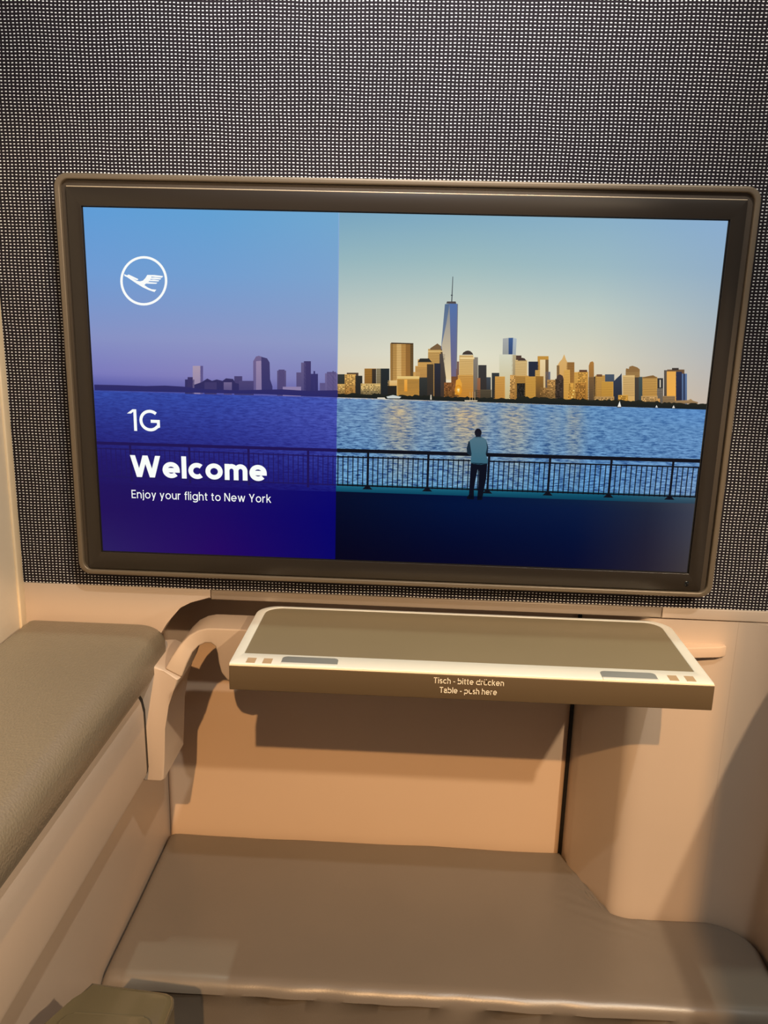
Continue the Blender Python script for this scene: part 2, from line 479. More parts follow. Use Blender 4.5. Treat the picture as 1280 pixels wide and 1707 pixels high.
PIC = """
0 3 58 62 58 40 36 30 1 -56.64 19.31 -49.22 19.53 -48.93 -1.81 -56.4 -1.8
0 4 205 165 95 120 90 50 2 -56.54 10.13 -49.09 10.34 -48.93 -1.81 -56.4 -1.8
0 4 205 160 88 150 105 50 2 -49.5 19.52 -38.95 19.82 -38.59 -1.83 -49.22 -1.81
0 4 45 45 42 38 36 34 0 -39.5 18.39 -32.66 18.59 -32.28 -1.84 -39.16 -1.83
0 3 80 62 48 80 62 48 0 -47.53 20.98 -36.41 21.3 -36.01 -1.83 -47.21 -1.82
0 3 165 118 52 130 85 40 1 -30.79 25.39 -19.71 25.7 -19.09 -1.86 -30.27 -1.84
0 4 60 50 40 38 36 34 0 -23.68 25.17 -19.7 25.28 -19.09 -1.86 -23.1 -1.85
0 5 200 168 105 90 80 60 3 -34.09 11.2 -15.4 11.75 -15.08 -1.87 -33.86 -1.84
0 3 140 128 100 120 98 60 1 -19.43 25.71 -15.17 25.83 -14.51 -1.87 -18.8 -1.86
0 4 38 44 46 32 34 36 0 -15.45 25.82 -7.23 26.06 -6.49 -1.88 -14.79 -1.87
0 3 145 108 58 156 116 62 0 -7 49.57 -4.47 49.64 -3.06 -1.88 -5.63 -1.88
0 3 179 137 75 192 147 81 0 -4.47 49.64 -0.95 49.73 0.52 -1.89 -3.06 -1.88
0 3 215 174 108 230 187 116 0 -0.95 49.73 3.27 49.85 4.81 -1.9 0.52 -1.89
0 3 184 137 72 197 147 78 0 3.27 49.85 7.49 49.96 9.1 -1.9 4.81 -1.9
0 3 145 101 50 156 109 54 0 7.49 49.96 11.7 50.07 13.38 -1.91 9.1 -1.9
0 3 89 67 38 95 72 41 0 11.7 50.07 14.65 50.15 16.38 -1.92 13.38 -1.91
0 4 120 92 52 120 92 52 0 -5.86 49.05 14.11 49.31 14.12 49.03 -5.85 48.77
0 4 120 92 52 120 92 52 0 -5.82 47.53 14.16 47.79 14.17 47.52 -5.81 47.25
0 4 120 92 52 120 92 52 0 -5.78 46.01 14.22 46.27 14.22 46 -5.77 45.73
0 4 120 92 52 120 92 52 0 -5.74 44.49 14.27 44.75 14.27 44.48 -5.73 44.21
0 4 120 92 52 120 92 52 0 -5.7 42.96 14.32 43.23 14.32 42.95 -5.69 42.69
0 4 120 92 52 120 92 52 0 -5.65 41.44 14.37 41.71 14.38 41.43 -5.65 41.16
0 4 120 92 52 120 92 52 0 -5.61 39.91 14.42 40.18 14.43 39.91 -5.61 39.63
0 4 120 92 52 120 92 52 0 -5.57 38.38 14.47 38.66 14.48 38.38 -5.56 38.11
0 4 120 92 52 120 92 52 0 -5.53 36.86 14.52 37.13 14.53 36.85 -5.52 36.58
0 4 120 92 52 120 92 52 0 -5.49 35.32 14.57 35.6 14.58 35.32 -5.48 35.05
0 4 120 92 52 120 92 52 0 -5.45 33.79 14.62 34.07 14.63 33.79 -5.44 33.51
0 4 120 92 52 120 92 52 0 -5.41 32.26 14.67 32.54 14.68 32.26 -5.4 31.98
0 4 120 92 52 120 92 52 0 -5.37 30.72 14.72 31.01 14.73 30.73 -5.36 30.45
0 4 120 92 52 120 92 52 0 -5.32 29.19 14.77 29.47 14.78 29.19 -5.32 28.91
0 4 120 92 52 120 92 52 0 -5.28 27.65 14.82 27.94 14.83 27.66 -5.27 27.37
0 4 120 92 52 120 92 52 0 -5.24 26.11 14.87 26.4 14.88 26.12 -5.23 25.83
0 4 120 92 52 120 92 52 0 -5.2 24.57 14.92 24.86 14.93 24.58 -5.19 24.29
0 4 120 92 52 120 92 52 0 -5.16 23.03 14.97 23.32 14.98 23.04 -5.15 22.75
0 4 120 92 52 120 92 52 0 -5.12 21.48 15.03 21.78 15.03 21.5 -5.11 21.2
0 4 120 92 52 120 92 52 0 -5.07 19.94 15.08 20.23 15.09 19.95 -5.07 19.66
0 4 120 92 52 120 92 52 0 -5.03 18.39 15.13 18.69 15.14 18.41 -5.03 18.11
0 4 120 92 52 120 92 52 0 -4.99 16.85 15.18 17.14 15.19 16.86 -4.98 16.56
0 5 70 52 35 70 52 35 0 -6.17 50.15 14.65 50.15 14.69 49.05 -6.14 49.04
0 4 225 190 130 215 170 100 0 -8.49 14.77 0.75 15.04 0.89 10.1 -8.37 9.83
0 5 40 36 30 38 36 34 0 -8.37 9.83 0.18 10.08 0.52 -1.89 -8.06 -1.88
0 6 178 132 62 195 140 60 0 0.38 18.13 21.37 18.73 22.09 -1.92 0.95 -1.89
0 6 52 54 52 38 38 36 0 21.09 18.44 28.74 18.66 29.51 -1.94 21.8 -1.92
0 7 225 192 120 225 192 120 0 0.35 19.11 21.33 19.71 21.42 17.18 0.42 16.58
0 7 105 82 50 105 82 50 0 1.46 14.92 20.64 15.19 20.65 14.91 1.47 14.64
0 7 105 82 50 105 82 50 0 1.5 13.65 20.68 13.92 20.69 13.64 1.51 13.37
0 7 105 82 50 105 82 50 0 1.54 12.38 20.73 12.65 20.74 12.37 1.55 12.1
0 7 105 82 50 105 82 50 0 1.57 11.11 20.77 11.38 20.78 11.1 1.58 10.83
0 7 105 82 50 105 82 50 0 1.61 9.84 20.82 10.11 20.83 9.83 1.62 9.55
0 7 105 82 50 105 82 50 0 1.65 8.56 20.86 8.84 20.87 8.56 1.66 8.28
0 7 105 82 50 105 82 50 0 1.68 7.29 20.9 7.57 20.91 7.29 1.69 7.01
0 7 105 82 50 105 82 50 0 1.72 6.02 20.95 6.3 20.96 6.01 1.73 5.73
0 7 105 82 50 105 82 50 0 1.76 4.74 20.99 5.02 21 4.74 1.77 4.46
0 7 105 82 50 105 82 50 0 1.79 3.46 21.04 3.75 21.05 3.46 1.8 3.18
0 7 105 82 50 105 82 50 0 1.83 2.19 21.08 2.47 21.09 2.19 1.84 1.9
0 8 235 170 75 225 150 50 0 7.11 16.21 9.95 16.29 10.31 4.99 7.46 4.91
0 4 196 150 82 196 150 82 0 19.24 35.31 31.91 35.66 32.2 28.14 19.49 27.79
0 5 45 45 42 45 45 42 0 21.32 36.21 29.77 36.44 32.72 33.04 19.33 32.67
0 4 198 150 82 170 120 60 0 17.05 29.12 30.74 29.5 31.93 -1.94 18.09 -1.92
0 4 200 155 88 200 155 88 0 15.39 23.47 21.76 23.65 21.96 18.04 15.58 17.86
0 5 70 58 44 52 46 42 0 28 31.1 34.2 31.27 35.49 -1.95 29.22 -1.94
0 5 130 98 58 130 98 58 0 17.66 27.74 28.12 27.75 28.13 27.47 17.67 27.46
0 5 130 98 58 130 98 58 0 17.7 26.48 28.17 26.49 28.18 26.21 17.71 26.2
0 5 130 98 58 130 98 58 0 17.74 25.22 28.21 25.24 28.22 24.96 17.75 24.94
0 5 130 98 58 130 98 58 0 17.79 23.96 28.26 23.98 28.27 23.7 17.8 23.68
0 5 130 98 58 130 98 58 0 17.83 22.7 28.31 22.72 28.32 22.44 17.84 22.42
0 5 130 98 58 130 98 58 0 17.87 21.44 28.35 21.46 28.36 21.17 17.88 21.16
0 5 130 98 58 130 98 58 0 17.91 20.17 28.4 20.19 28.41 19.91 17.92 19.89
0 5 130 98 58 130 98 58 0 17.96 18.91 28.45 18.93 28.46 18.65 17.97 18.63
0 5 130 98 58 130 98 58 0 18 17.65 28.49 17.67 28.5 17.39 18.01 17.37
0 3 198 158 92 170 122 62 1 28.59 45.28 42.34 45.65 44.33 -1.96 30.36 -1.94
0 4 88 72 55 60 54 48 0 40.41 44.77 45.32 44.91 47.32 -1.96 42.33 -1.96
0 4 118 92 62 118 92 62 0 37.1 50.48 43.16 46.23 43.22 44.85 30.59 44.5 30.54 45.89
0 5 225 190 120 225 190 120 0 28.66 43.62 42.41 44 42.46 42.89 28.7 42.52
0 5 85 108 140 120 130 150 0 42.59 86.32 47.27 86.97 46 35.5 40.63 46.44
0 6 120 130 140 228 205 160 0 46.86 86.96 48.75 65.87 51.45 17.2 46.79 17.07 41.1 48.52 44.6 68.49
0 7 82 112 165 110 98 120 0 46.86 86.96 54.47 86.88 55.15 66.03 55.99 16.91 51.47 16.78 49.59 46.68
0 8 118 118 128 118 118 128 0 53.93 86.6 54.62 86.62 56.36 27.43 55.51 27.4
0 9 70 62 62 88 82 84 0 44.42 88.79 52.44 88.98 53.09 86.85 43.81 86.89
0 9 66 72 80 66 72 80 0 48.55 111.06 49.1 111.07 49.26 88.91 48.29 88.88
0 9 66 72 80 66 72 80 0 47.75 94.91 49.41 94.95 49.46 93.88 47.8 93.84
0 8 44 46 58 38 34 32 0 34.88 31.99 40.79 32.15 42.19 -1.96 36.21 -1.95
0 6 78 70 66 60 48 40 0 39.45 40.87 44.5 41.01 46.32 -1.96 41.19 -1.95
0 8 112 72 45 150 92 38 0 51.32 20.29 58.65 20.5 59.69 -1.98 52.3 -1.97
0 7 120 92 82 110 70 50 0 55.2 34.36 58.01 34.44 59.69 -1.98 56.85 -1.98
0 9 130 82 45 110 74 36 3 44.77 14.48 58.91 14.89 59.69 -1.98 45.47 -1.96
0 8 212 178 118 222 170 82 1 58.02 40.27 71.05 40.63 73.19 -2.01 59.98 -1.98
0 9 68 58 52 68 58 52 0 60.52 40.76 61.54 42.86 63.86 44.3 65.94 44.78 68.06 44.28 69.95 42.81 71.02 41.04
0 9 235 205 145 235 205 145 0 58.67 38.35 72.12 38.72 72.21 37.06 58.75 36.68
0 8 132 125 115 98 82 66 0 71.14 38.69 75.48 38.81 77.59 -2.01 73.19 -2.01
0 9 205 155 80 200 128 38 1 57.46 21.86 71.97 22.28 73.19 -2.01 58.56 -1.98
0 7 58 56 56 48 40 36 0 76.14 31.61 83.85 31.82 85.68 -2.03 77.88 -2.01
0 8 150 100 70 120 76 48 0 75.63 19.58 78.73 19.67 79.86 -2.02 76.74 -2.01
0 6 66 72 80 38 36 34 0 83.76 20.52 88.54 20.65 89.79 -2.03 84.97 -2.02
0 8 88 78 60 60 52 40 1 74.78 8.58 89.75 9.02 90.36 -2.03 75.32 -2.01
0 6 52 56 58 40 38 36 0 89.15 24.73 96.17 24.93 97.73 -2.04 90.64 -2.03
0 8 212 158 78 190 132 60 1 92.43 21.46 101.7 21.73 103.11 -2.05 93.76 -2.04
0 6 165 168 168 150 152 148 0 97.68 56.63 102.92 57.32 103.83 42.22 98.26 42.07
0 6 62 92 140 50 70 112 0 102.92 57.32 107.08 57.56 107.46 42.32 103.83 42.22
0 6 175 186 192 160 168 172 0 107.08 57.56 110.46 56.83 110.55 41.99 107.46 42.32
0 6 212 212 190 200 178 120 0 95.19 41.98 107.74 42.33 110.47 -2.06 97.73 -2.04
0 6 180 165 130 120 90 50 0 106.65 41.88 110.83 42 113.58 -2.07 109.34 -2.06
0 5 82 62 52 60 46 38 0 108.77 41.39 115.88 41.58 118.67 -2.08 111.46 -2.07
0 7 215 185 128 200 155 82 1 110.28 37.28 121.16 37.58 123.76 -2.09 112.73 -2.07
0 8 72 56 50 72 56 50 0 112.56 36.65 114.1 38.77 116.57 39.53 119.12 38.91 120.65 36.88
0 8 196 150 85 160 112 55 2 106.38 23.26 111.99 23.42 113.58 -2.07 107.92 -2.06
0 8 185 138 70 160 112 52 1 110.91 22.69 123.93 23.06 125.6 -2.09 112.45 -2.07
0 9 44 40 34 38 36 34 3 113.17 15.75 121.17 15.99 122.35 -2.08 114.29 -2.07
0 6 215 185 128 205 160 90 1 111.16 36.7 121.53 36.99 124.1 -2.09 113.58 -2.07
0 8 192 145 72 170 120 55 1 112.08 21.94 122.5 22.24 124.1 -2.09 113.58 -2.07
0 9 44 40 34 38 36 34 3 113.96 15.75 120.67 15.94 121.84 -2.08 115.08 -2.07
0 5 38 44 62 34 34 40 0 122.77 36.14 131.95 36.4 134.6 -2.1 125.3 -2.09
0 5 192 142 62 150 105 48 0 130.87 41.36 141.05 41.64 144.19 -2.12 133.85 -2.1
0 6 228 205 160 205 165 95 0 133.31 38.2 138.33 38.34 141.2 -2.11 136.1 -2.1
0 6 120 92 58 70 60 50 0 138.33 38.34 141.29 38.42 144.19 -2.12 141.2 -2.11
0 6 105 108 122 80 78 80 0 138.83 27.15 143.72 27.29 145.84 -2.12 140.9 -2.11
0 7 205 160 85 190 140 66 1 129.53 28.37 133.98 28.49 136.1 -2.1 131.6 -2.1
0 9 206 155 72 192 140 58 1 120.71 22.19 130.53 22.47 132.2 -2.1 122.29 -2.08
0 9 150 106 46 60 48 36 0 130.21 22.76 137.63 22.97 139.4 -2.11 131.9 -2.1
0 9 150 110 60 100 76 42 3 135.11 12.19 144.79 12.47 145.84 -2.12 136.1 -2.1
0 8 182 136 76 120 90 50 3 141.28 19.81 149.45 20.04 151.08 -2.13 142.84 -2.12
0 4 214 172 108 205 150 68 0 149.67 33.06 151.89 37.1 153.66 39.06 155.37 43.79 157.53 38.72 158.88 36.56 161.5 2.49 151.96 2.21
0 4 150 108 58 165 112 48 1 158.29 36.54 165.36 36.74 168.44 -2.16 161.26 -2.14
0 5 130 100 62 110 80 46 0 149.21 33.35 151.72 33.42 154.38 -2.13 151.83 -2.13
0 6 222 172 88 205 148 62 1 156.17 29.41 161.78 29.57 164.25 -2.15 158.57 -2.14
0 8 70 56 46 50 42 36 3 148.65 20.76 156.51 20.99 158.27 -2.14 150.33 -2.13
0 9 72 56 50 72 56 50 0 149.69 20.79 150.36 23.78 152.78 25.18 155.4 23.92 156.51 20.99
0 6 218 166 82 190 140 60 1 165.94 27.62 169.33 27.72 171.72 -2.16 168.29 -2.16
0 6 200 148 68 178 122 48 2 169.31 28.01 178.76 28.28 181.28 -2.18 171.72 -2.16
0 7 92 62 46 92 62 46 0 170.35 29.81 177.73 30.02 177.9 27.96 170.52 27.75
0 8 205 152 68 182 126 48 2 161.54 17.42 166.28 17.56 167.84 -2.16 163.05 -2.15
0 8 170 118 52 142 96 40 3 167.77 17.6 177.84 17.9 179.49 -2.17 169.33 -2.16
0 5 172 120 58 112 84 52 0 181.44 3.08 178.89 33.88 179.79 37.14 182.07 38.08 183.37 36.65 186.5 3.24
0 6 128 96 60 70 60 48 1 179.59 23.58 184.76 23.73 186.96 -2.19 181.73 -2.18
0 6 48 44 44 38 36 34 0 184.74 24.02 186.95 24.08 189.19 -2.19 186.96 -2.19
0 6 198 150 76 180 130 58 1 185.67 25.23 194.67 25.49 197.1 -2.2 188 -2.19
0 7 112 76 50 112 76 50 0 186.78 26.15 191.94 26.3 192.12 24.23 186.95 24.08
0 4 70 82 98 60 62 66 0 194.59 26.37 203.14 26.62 205.74 -2.22 197.1 -2.2
0 8 205 155 68 186 132 52 1 191.94 19.49 202.86 19.81 204.85 -2.21 193.82 -2.2
0 9 185 145 88 140 105 62 2 186.6 5.48 204.85 6.03 205.59 -2.21 187.25 -2.19
0 5 52 62 80 40 42 50 0 204.74 2.28 203.13 20.11 205.81 23.15 208.52 25.88 209.8 27.98 212.74 2.52
0 4 166 128 76 130 100 64 1 213.29 31.62 226.21 31.98 229.54 -2.25 216.46 -2.23
0 5 140 105 62 140 105 62 0 213.81 29.28 213.5 32.5 216.2 31.99 216.3 34.05 219.15 35.01 223.69 33.67 226.06 31.98 226.29 29.63
0 6 215 180 118 205 160 92 0 210.87 25.95 222.05 26.27 224.79 -2.25 213.48 -2.23
0 7 150 118 74 150 118 74 0 211.65 23.91 221.98 23.91 222.02 23.46 211.69 23.46
0 7 150 118 74 150 118 74 0 211.79 22.43 222.12 22.43 222.16 21.99 211.83 21.99
0 7 150 118 74 150 118 74 0 211.93 20.96 222.26 20.96 222.31 20.52 211.97 20.51
0 7 150 118 74 150 118 74 0 212.06 19.48 222.4 19.48 222.45 19.04 212.1 19.04
0 7 150 118 74 150 118 74 0 212.2 18 222.55 18 222.59 17.56 212.24 17.56
0 7 150 118 74 150 118 74 0 212.34 16.52 222.69 16.53 222.73 16.08 212.38 16.08
0 7 150 118 74 150 118 74 0 212.47 15.04 222.83 15.05 222.87 14.6 212.52 14.6
0 7 150 118 74 150 118 74 0 212.61 13.56 222.97 13.56 223.01 13.12 212.65 13.11
0 7 150 118 74 150 118 74 0 212.75 12.07 223.11 12.08 223.16 11.64 212.79 11.63
0 7 150 118 74 150 118 74 0 212.89 10.59 223.26 10.6 223.3 10.15 212.93 10.14
0 7 150 118 74 150 118 74 0 213.02 9.1 223.4 9.11 223.44 8.67 213.07 8.66
0 7 150 118 74 150 118 74 0 213.16 7.62 223.54 7.63 223.58 7.18 213.2 7.17
0 5 70 62 54 56 54 50 0 221.66 24.19 227.83 24.37 230.43 -2.25 224.19 -2.24
0 6 66 80 80 52 60 60 0 226.01 24.91 229.83 25.02 232.51 -2.26 228.65 -2.25
0 6 200 155 84 190 140 64 0 229.24 25 243.04 25.4 245.87 -2.28 231.92 -2.26
0 7 138 102 54 138 102 54 0 229.95 23.84 242.61 23.91 242.65 23.47 229.99 23.4
0 7 138 102 54 138 102 54 0 230.09 22.37 242.76 22.44 242.8 21.99 230.14 21.92
0 7 138 102 54 138 102 54 0 230.24 20.89 242.91 20.96 242.95 20.52 230.28 20.45
0 7 138 102 54 138 102 54 0 230.38 19.42 243.06 19.49 243.1 19.05 230.43 18.97
0 7 138 102 54 138 102 54 0 230.53 17.94 243.21 18.01 243.25 17.57 230.57 17.5
0 7 138 102 54 138 102 54 0 230.67 16.46 243.36 16.53 243.4 16.09 230.72 16.02
0 7 138 102 54 138 102 54 0 230.82 14.98 243.51 15.06 243.56 14.61 230.86 14.54
0 7 138 102 54 138 102 54 0 230.96 13.5 243.66 13.58 243.71 13.13 231.01 13.06
0 7 138 102 54 138 102 54 0 231.11 12.02 243.81 12.1 243.86 11.65 231.15 11.57
0 7 138 102 54 138 102 54 0 231.26 10.54 243.96 10.61 244.01 10.17 231.3 10.09
0 7 138 102 54 138 102 54 0 231.4 9.05 244.12 9.13 244.16 8.68 231.45 8.6
0 7 138 102 54 138 102 54 0 231.55 7.56 244.27 7.64 244.31 7.2 231.59 7.12
0 7 130 95 52 130 95 52 0 229.71 24.72 235.47 26.06 239.08 26.76 242.96 24.8 243.02 24.21 229.8 23.84
0 5 50 50 52 44 44 44 0 242.87 24.21 248.44 24.37 251.21 -2.29 245.58 -2.28
0 6 200 190 170 200 190 170 0 245.37 22.81 246.54 22.84 247.27 15.76 246.1 15.73
0 6 120 110 98 92 84 74 1 243.85 14.62 249.15 14.78 250.92 -2.29 245.58 -2.28
0 4 92 84 76 70 60 50 0 248.56 31.73 251.78 31.82 255.36 -2.29 252.1 -2.29
0 4 110 82 56 80 64 50 0 251.42 32.4 267.2 32.84 271.06 -2.32 255.07 -2.29
0 5 60 52 48 60 52 48 0 255.65 33.98 261.79 34.16 262.01 32.11 255.87 31.94
0 6 228 168 82 238 170 70 0 251.17 30.63 259.8 30.87 263.37 -2.31 254.62 -2.29
0 6 42 48 74 34 38 60 0 259.54 30.57 265.09 30.73 268.7 -2.31 263.07 -2.31
0 5 92 118 158 82 98 130 0 261.48 28.87 269.96 29.11 273.43 -2.32 264.85 -2.31
0 6 48 58 86 48 58 86 0 266.45 29.01 268.2 29.06 271.66 -2.32 269.88 -2.32
0 9 200 148 62 165 112 45 3 208.43 7.48 217.6 7.75 218.54 -2.24 209.31 -2.22
0 9 192 152 95 150 112 66 2 229.95 7.22 245.15 7.67 246.17 -2.28 230.88 -2.25
0 9 205 150 80 205 150 80 0 241.56 5.18 247.46 5.35 248.25 -2.28 242.31 -2.27
0 9 150 122 86 120 96 66 1 249.87 7.81 261.36 8.15 262.48 -2.3 250.92 -2.29
0 9 170 136 92 130 104 74 0 256.97 3.55 273.84 4.65 275.92 5.9 278.32 4.19 282.87 3.13 283.04 1.64 257.25 0.86
0 10 38 38 28 22 28 30 0 -55.86 1.03 -53.56 0.78 -51.27 1.31 -48.97 0.87 -46.67 0.7 -44.38 1.31 -42.1 2.24 -39.8 2.03 -37.51 1.96 -35.2 0.96 -32.91 1.53 -30.61 1.06 -28.32 0.86 -26.02 0.74 -23.73 0.93 -21.47 2.22 -19.18 2.04 -16.89 2 -14.6 1.98 -12.28 0.87 -10 1.08 -7.73 1.65 -5.44 1.84 -3.16 2.06 -0.88 2.1 1.45 0.66 3.71 1.6 5.99 1.71 8.28 1.41 10.58 0.81 12.85 1.34 15.15 0.64 17.38 2.17 19.67 2.04 21.97 1.46 24.27 1 26.51 2.11 28.81 1.49 31.07 2.05 33.35 1.98 35.65 1.36 37.93 1.19 40.2 1.52 42.49 1.21 44.78 0.72 47.05 0.97 49.28 1.89 51.62 0.49 53.89 0.49 56.12 1.54 58.42 0.91 60.67 1.37 62.95 1.25 65.23 1.01 67.45 2.19 69.79 0.74 72.04 1.13 74.33 0.74 76.56 1.52 78.86 0.87 81.12 1.01 83.35 1.71 85.66 0.94 87.9 1.36 90.14 1.98 92.48 0.53 94.75 0.45 97 0.75 99.21 1.72 101.49 1.44 103.79 0.75 106.04 0.92 108.32 0.64 110.56 1.14 112.86 0.39 114.94 3.26 117.18 3.61 119.43 3.72 121.71 3.32 123.94 3.72 126.31 2.01 128.54 2.5 130.71 3.72 132.99 3.37 135.29 2.71 137.48 3.66 139.77 3.08 142 3.43 144.32 2.48 146.59 2.29 148.81 2.74 151.1 2.18 153.32 2.62 155.49 3.66 157.83 2.52 160.12 1.94 162.37 2 164.6 2.22 166.76 3.32 169.07 2.56 171.33 2.42 173.6 2.07 175.72 3.66 178.05 2.65 180.33 2.26 182.59 1.99 184.84 1.98 187.07 2.18 189.23 3.09 191.56 2.13 193.82 1.93 195.99 2.74 198.27 2.3 200.39 3.64 202.77 2.06 204.94 2.79 207.14 3.23 209.44 2.57 211.59 3.6 213.91 2.68 216.19 2.26 218.39 2.55 220.69 1.88 222.87 2.57 225.13 2.25 227.25 3.4 229.5 3.29 231.79 2.69 234.11 1.85 236.3 2.24 238.54 2.22 240.78 2.15 243 2.19 245.12 3.33 247.48 2.02 249.85 0.67 251.92 2.24 254.22 1.59 256.37 2.35 258.71 1.29 260.84 2.18 263.12 1.73 265.32 1.97 267.55 1.89 269.83 1.43 272.14 0.71 274.34 0.92 276.43 2.1 278.65 2.15 280.87 2.19 283.21 1.13 285.37 1.7 287.56 1.95 289.82 1.66 292 1.97 293.78 -3.76 -55.82 -2.49
0 11 214 140 40 214 140 40 0 62.24 7.93 61.88 5.45 60.65 3.6 58.9 2.88 57.08 3.5 55.69 5.27 55.1 7.74 55.47 10.22 56.7 12.06 58.46 12.76 60.27 12.14 61.65 10.37
0 11 245 190 70 245 190 70 0 60.97 7.9 60.73 6.3 59.95 5.11 58.82 4.65 57.65 5.05 56.76 6.19 56.38 7.77 56.62 9.37 57.41 10.55 58.53 11 59.7 10.6 60.59 9.46
0 11 255 245 190 255 245 190 0 59.9 7.86 59.77 7.01 59.35 6.38 58.75 6.13 58.13 6.35 57.65 6.95 57.45 7.8 57.58 8.65 58 9.28 58.6 9.52 59.22 9.31 59.69 8.7
0 10 225 160 60 225 160 60 0 56 16.77 59.28 19.11 61.8 13.56 61.1 4.51 55.48 3.21
0 11 255 225 130 255 225 130 0 165.74 7.03 166.4 7.9 167.2 7.08 166.53 6.21
0 11 255 225 130 255 225 130 0 166.04 10.42 166.7 11.28 167.49 10.46 166.83 9.6
0 11 255 225 130 255 225 130 0 164.84 4.19 165.5 5.05 166.3 4.23 165.63 3.37
0 11 240 236 225 240 236 225 0 208.88 -3.53 210.34 1.88 212.23 -3.43
0 11 70 60 60 70 60 60 0 208.04 -3.55 212.79 -3.41 212.31 -4.27 208.68 -4.38
0 11 220 220 215 220 220 215 0 244.09 -3.03 244.98 -0.74 246.34 -3.13
0 11 230 225 215 230 225 215 0 259.73 -3.12 260.85 -0.55 262.24 -3.04
0 11 215 205 185 215 205 185 0 -17.95 -1.53 -11.08 -1.33 -9.9 -2.72 -17.92 -2.96
0 11 200 205 200 200 205 200 0 -9.39 -0.42 -3.14 1.19 4.9 -0.28 3.23 -1.76 -8.2 -1.98
0 11 210 200 180 210 200 180 0 32.47 2.53 33.33 2.55 33.79 -1.98 32.36 -2.03
0 11 190 160 110 190 160 110 0 69.51 6.45 69.9 6.46 70.3 -1.46 69.9 -1.47
0 11 190 160 110 190 160 110 0 71.77 6.52 72.17 6.53 72.56 -1.39 72.17 -1.4
0 11 190 160 110 190 160 110 0 74.03 6.58 74.43 6.6 74.83 -1.33 74.44 -1.34
0 11 215 200 170 215 200 170 0 64.79 -1.63 77.28 -1.42 76.76 -2.4 65.42 -2.74
0 3 168 150 172 140 125 165 0 -194.93 23.26 -187.25 23.47 -188 -3.36 -195.75 -3.42
0 3 92 84 136 92 84 136 0 -187.7 23.46 -184.99 23.54 -185.73 -3.34 -188.46 -3.37
0 3 52 48 98 52 48 98 0 -202.82 10.17 -193.74 10.43 -194.15 -3.41 -203.27 -3.48
0 3 60 52 100 60 52 100 0 -200.25 12.47 -195.26 12.61 -195.75 -3.42 -200.76 -3.46
0 4 52 46 92 44 42 96 0 -193.88 5.52 -187 7.95 -181.24 11.68 -176.76 9.58 -172.2 11.05 -166.57 9.88 -163.12 12.42 -156.35 11.95 -154.16 8.23 -147.4 6.87 -147.5 0.62 -194.07 -0.75
0 3 72 64 112 60 54 104 0 -155.17 14.65 -147.5 14.86 -147.79 -3.05 -155.5 -3.11
0 5 110 98 140 76 68 120 0 -165.46 8.57 -157.54 8.8 -157.77 -3.12 -165.72 -3.19
0 5 76 68 116 58 54 108 0 -150.73 10.33 -136.51 10.74 -136.68 -2.96 -150.96 -3.07
0 5 62 55 104 62 55 104 0 -184.05 8.03 -172.26 8.37 -172.54 -3.24 -184.36 -3.33
0 4 112 98 140 92 84 136 0 -137.12 -1.31 -136.72 29.29 -133.97 33.75 -131.28 34.48 -128.6 33.68 -128.97 -1.07
0 5 150 132 168 128 114 156 0 -134.4 -1.23 -134.03 29.37 -129.09 29.94 -128.97 -1.07
0 4 66 60 108 52 50 104 0 -129.42 -1.09 -129.05 33.67 -123.47 32.29 -121.04 28.41 -120.72 12.53 -118.52 5.93 -118.57 -0.77
0 4 92 82 124 70 64 116 0 -113.92 21.13 -105.39 21.37 -105.48 -2.71 -114.06 -2.78
0 4 80 70 116 80 70 116 0 -112.57 22.05 -106.74 22.21 -106.83 -2.72 -112.71 -2.77
0 4 92 82 124 76 70 120 0 -95.54 19.88 -90.61 20.02 -90.59 -2.59 -95.55 -2.63
0 5 100 90 132 72 66 116 0 -91.07 29.24 -86.6 29.37 -86.53 -2.56 -91.04 -2.6
0 5 66 58 106 52 48 100 0 -88.39 30.63 -81.7 30.82 -81.57 -2.52 -88.33 -2.58
0 5 56 52 106 46 44 98 0 -82.1 18.94 -74.94 19.15 -74.82 -2.47 -82.02 -2.53
0 5 56 52 106 56 52 106 0 -79.21 21.67 -77.64 21.71 -77.52 -2.49 -79.1 -2.5
0 5 140 126 168 140 126 168 0 -108.6 5.99 -91.05 6.51 -91.04 -2.6 -108.64 -2.74
0 4 92 84 132 92 84 132 0 -73.1 10.58 -67.5 10.74 -67.39 -2.41 -73.02 -2.46
0 4 112 102 146 92 84 134 0 -68.24 19.78 -56.19 20.12 -55.93 -2.32 -68.07 -2.42
0 4 90 80 126 90 80 126 0 -66.47 21.15 -57.54 21.4 -57.28 -2.33 -66.27 -2.4
0 4 84 76 120 84 76 120 0 -61.12 22.18 -59.78 22.22 -59.53 -2.35 -60.87 -2.36
0 6 48 44 100 40 40 104 0 -291.5 2.68 -268.11 2.91 -240.67 2.81 -222.38 3.79 -203.05 3.24 -188.32 1.66 -154.29 1.31 -109.06 3.53 -86.54 2.86 -56.01 4.2 -55.82 -2.66 -126.8 -1.62 -208.2 -2.3 -291.44 -2.73
1 13 14 16 26 14 16 26 0 -55.84 -51.91 297.59 -50.91 298.01 -54.5 -55.79 -55.56
1 13 14 16 26 14 16 26 0 -55.75 -59.22 298.45 -58.27 298.61 -59.66 -55.74 -60.64
1 13 14 16 26 14 16 26 0 -55.44 -87.16 300.65 -87 300.82 -88.53 -55.42 -88.73
1 13 30 20 84 30 20 84 0 -294.4 -52.58 -55.83 -52.26 -55.8 -55.21 -294.57 -55.56
1 13 32 24 92 32 24 92 0 -294.77 -58.84 -55.75 -59.34 -55.74 -60.52 -294.84 -60.04
1 13 30 22 92 30 22 92 0 -295.21 -86.51 -55.43 -87.34 -55.42 -88.55 -295.28 -87.72
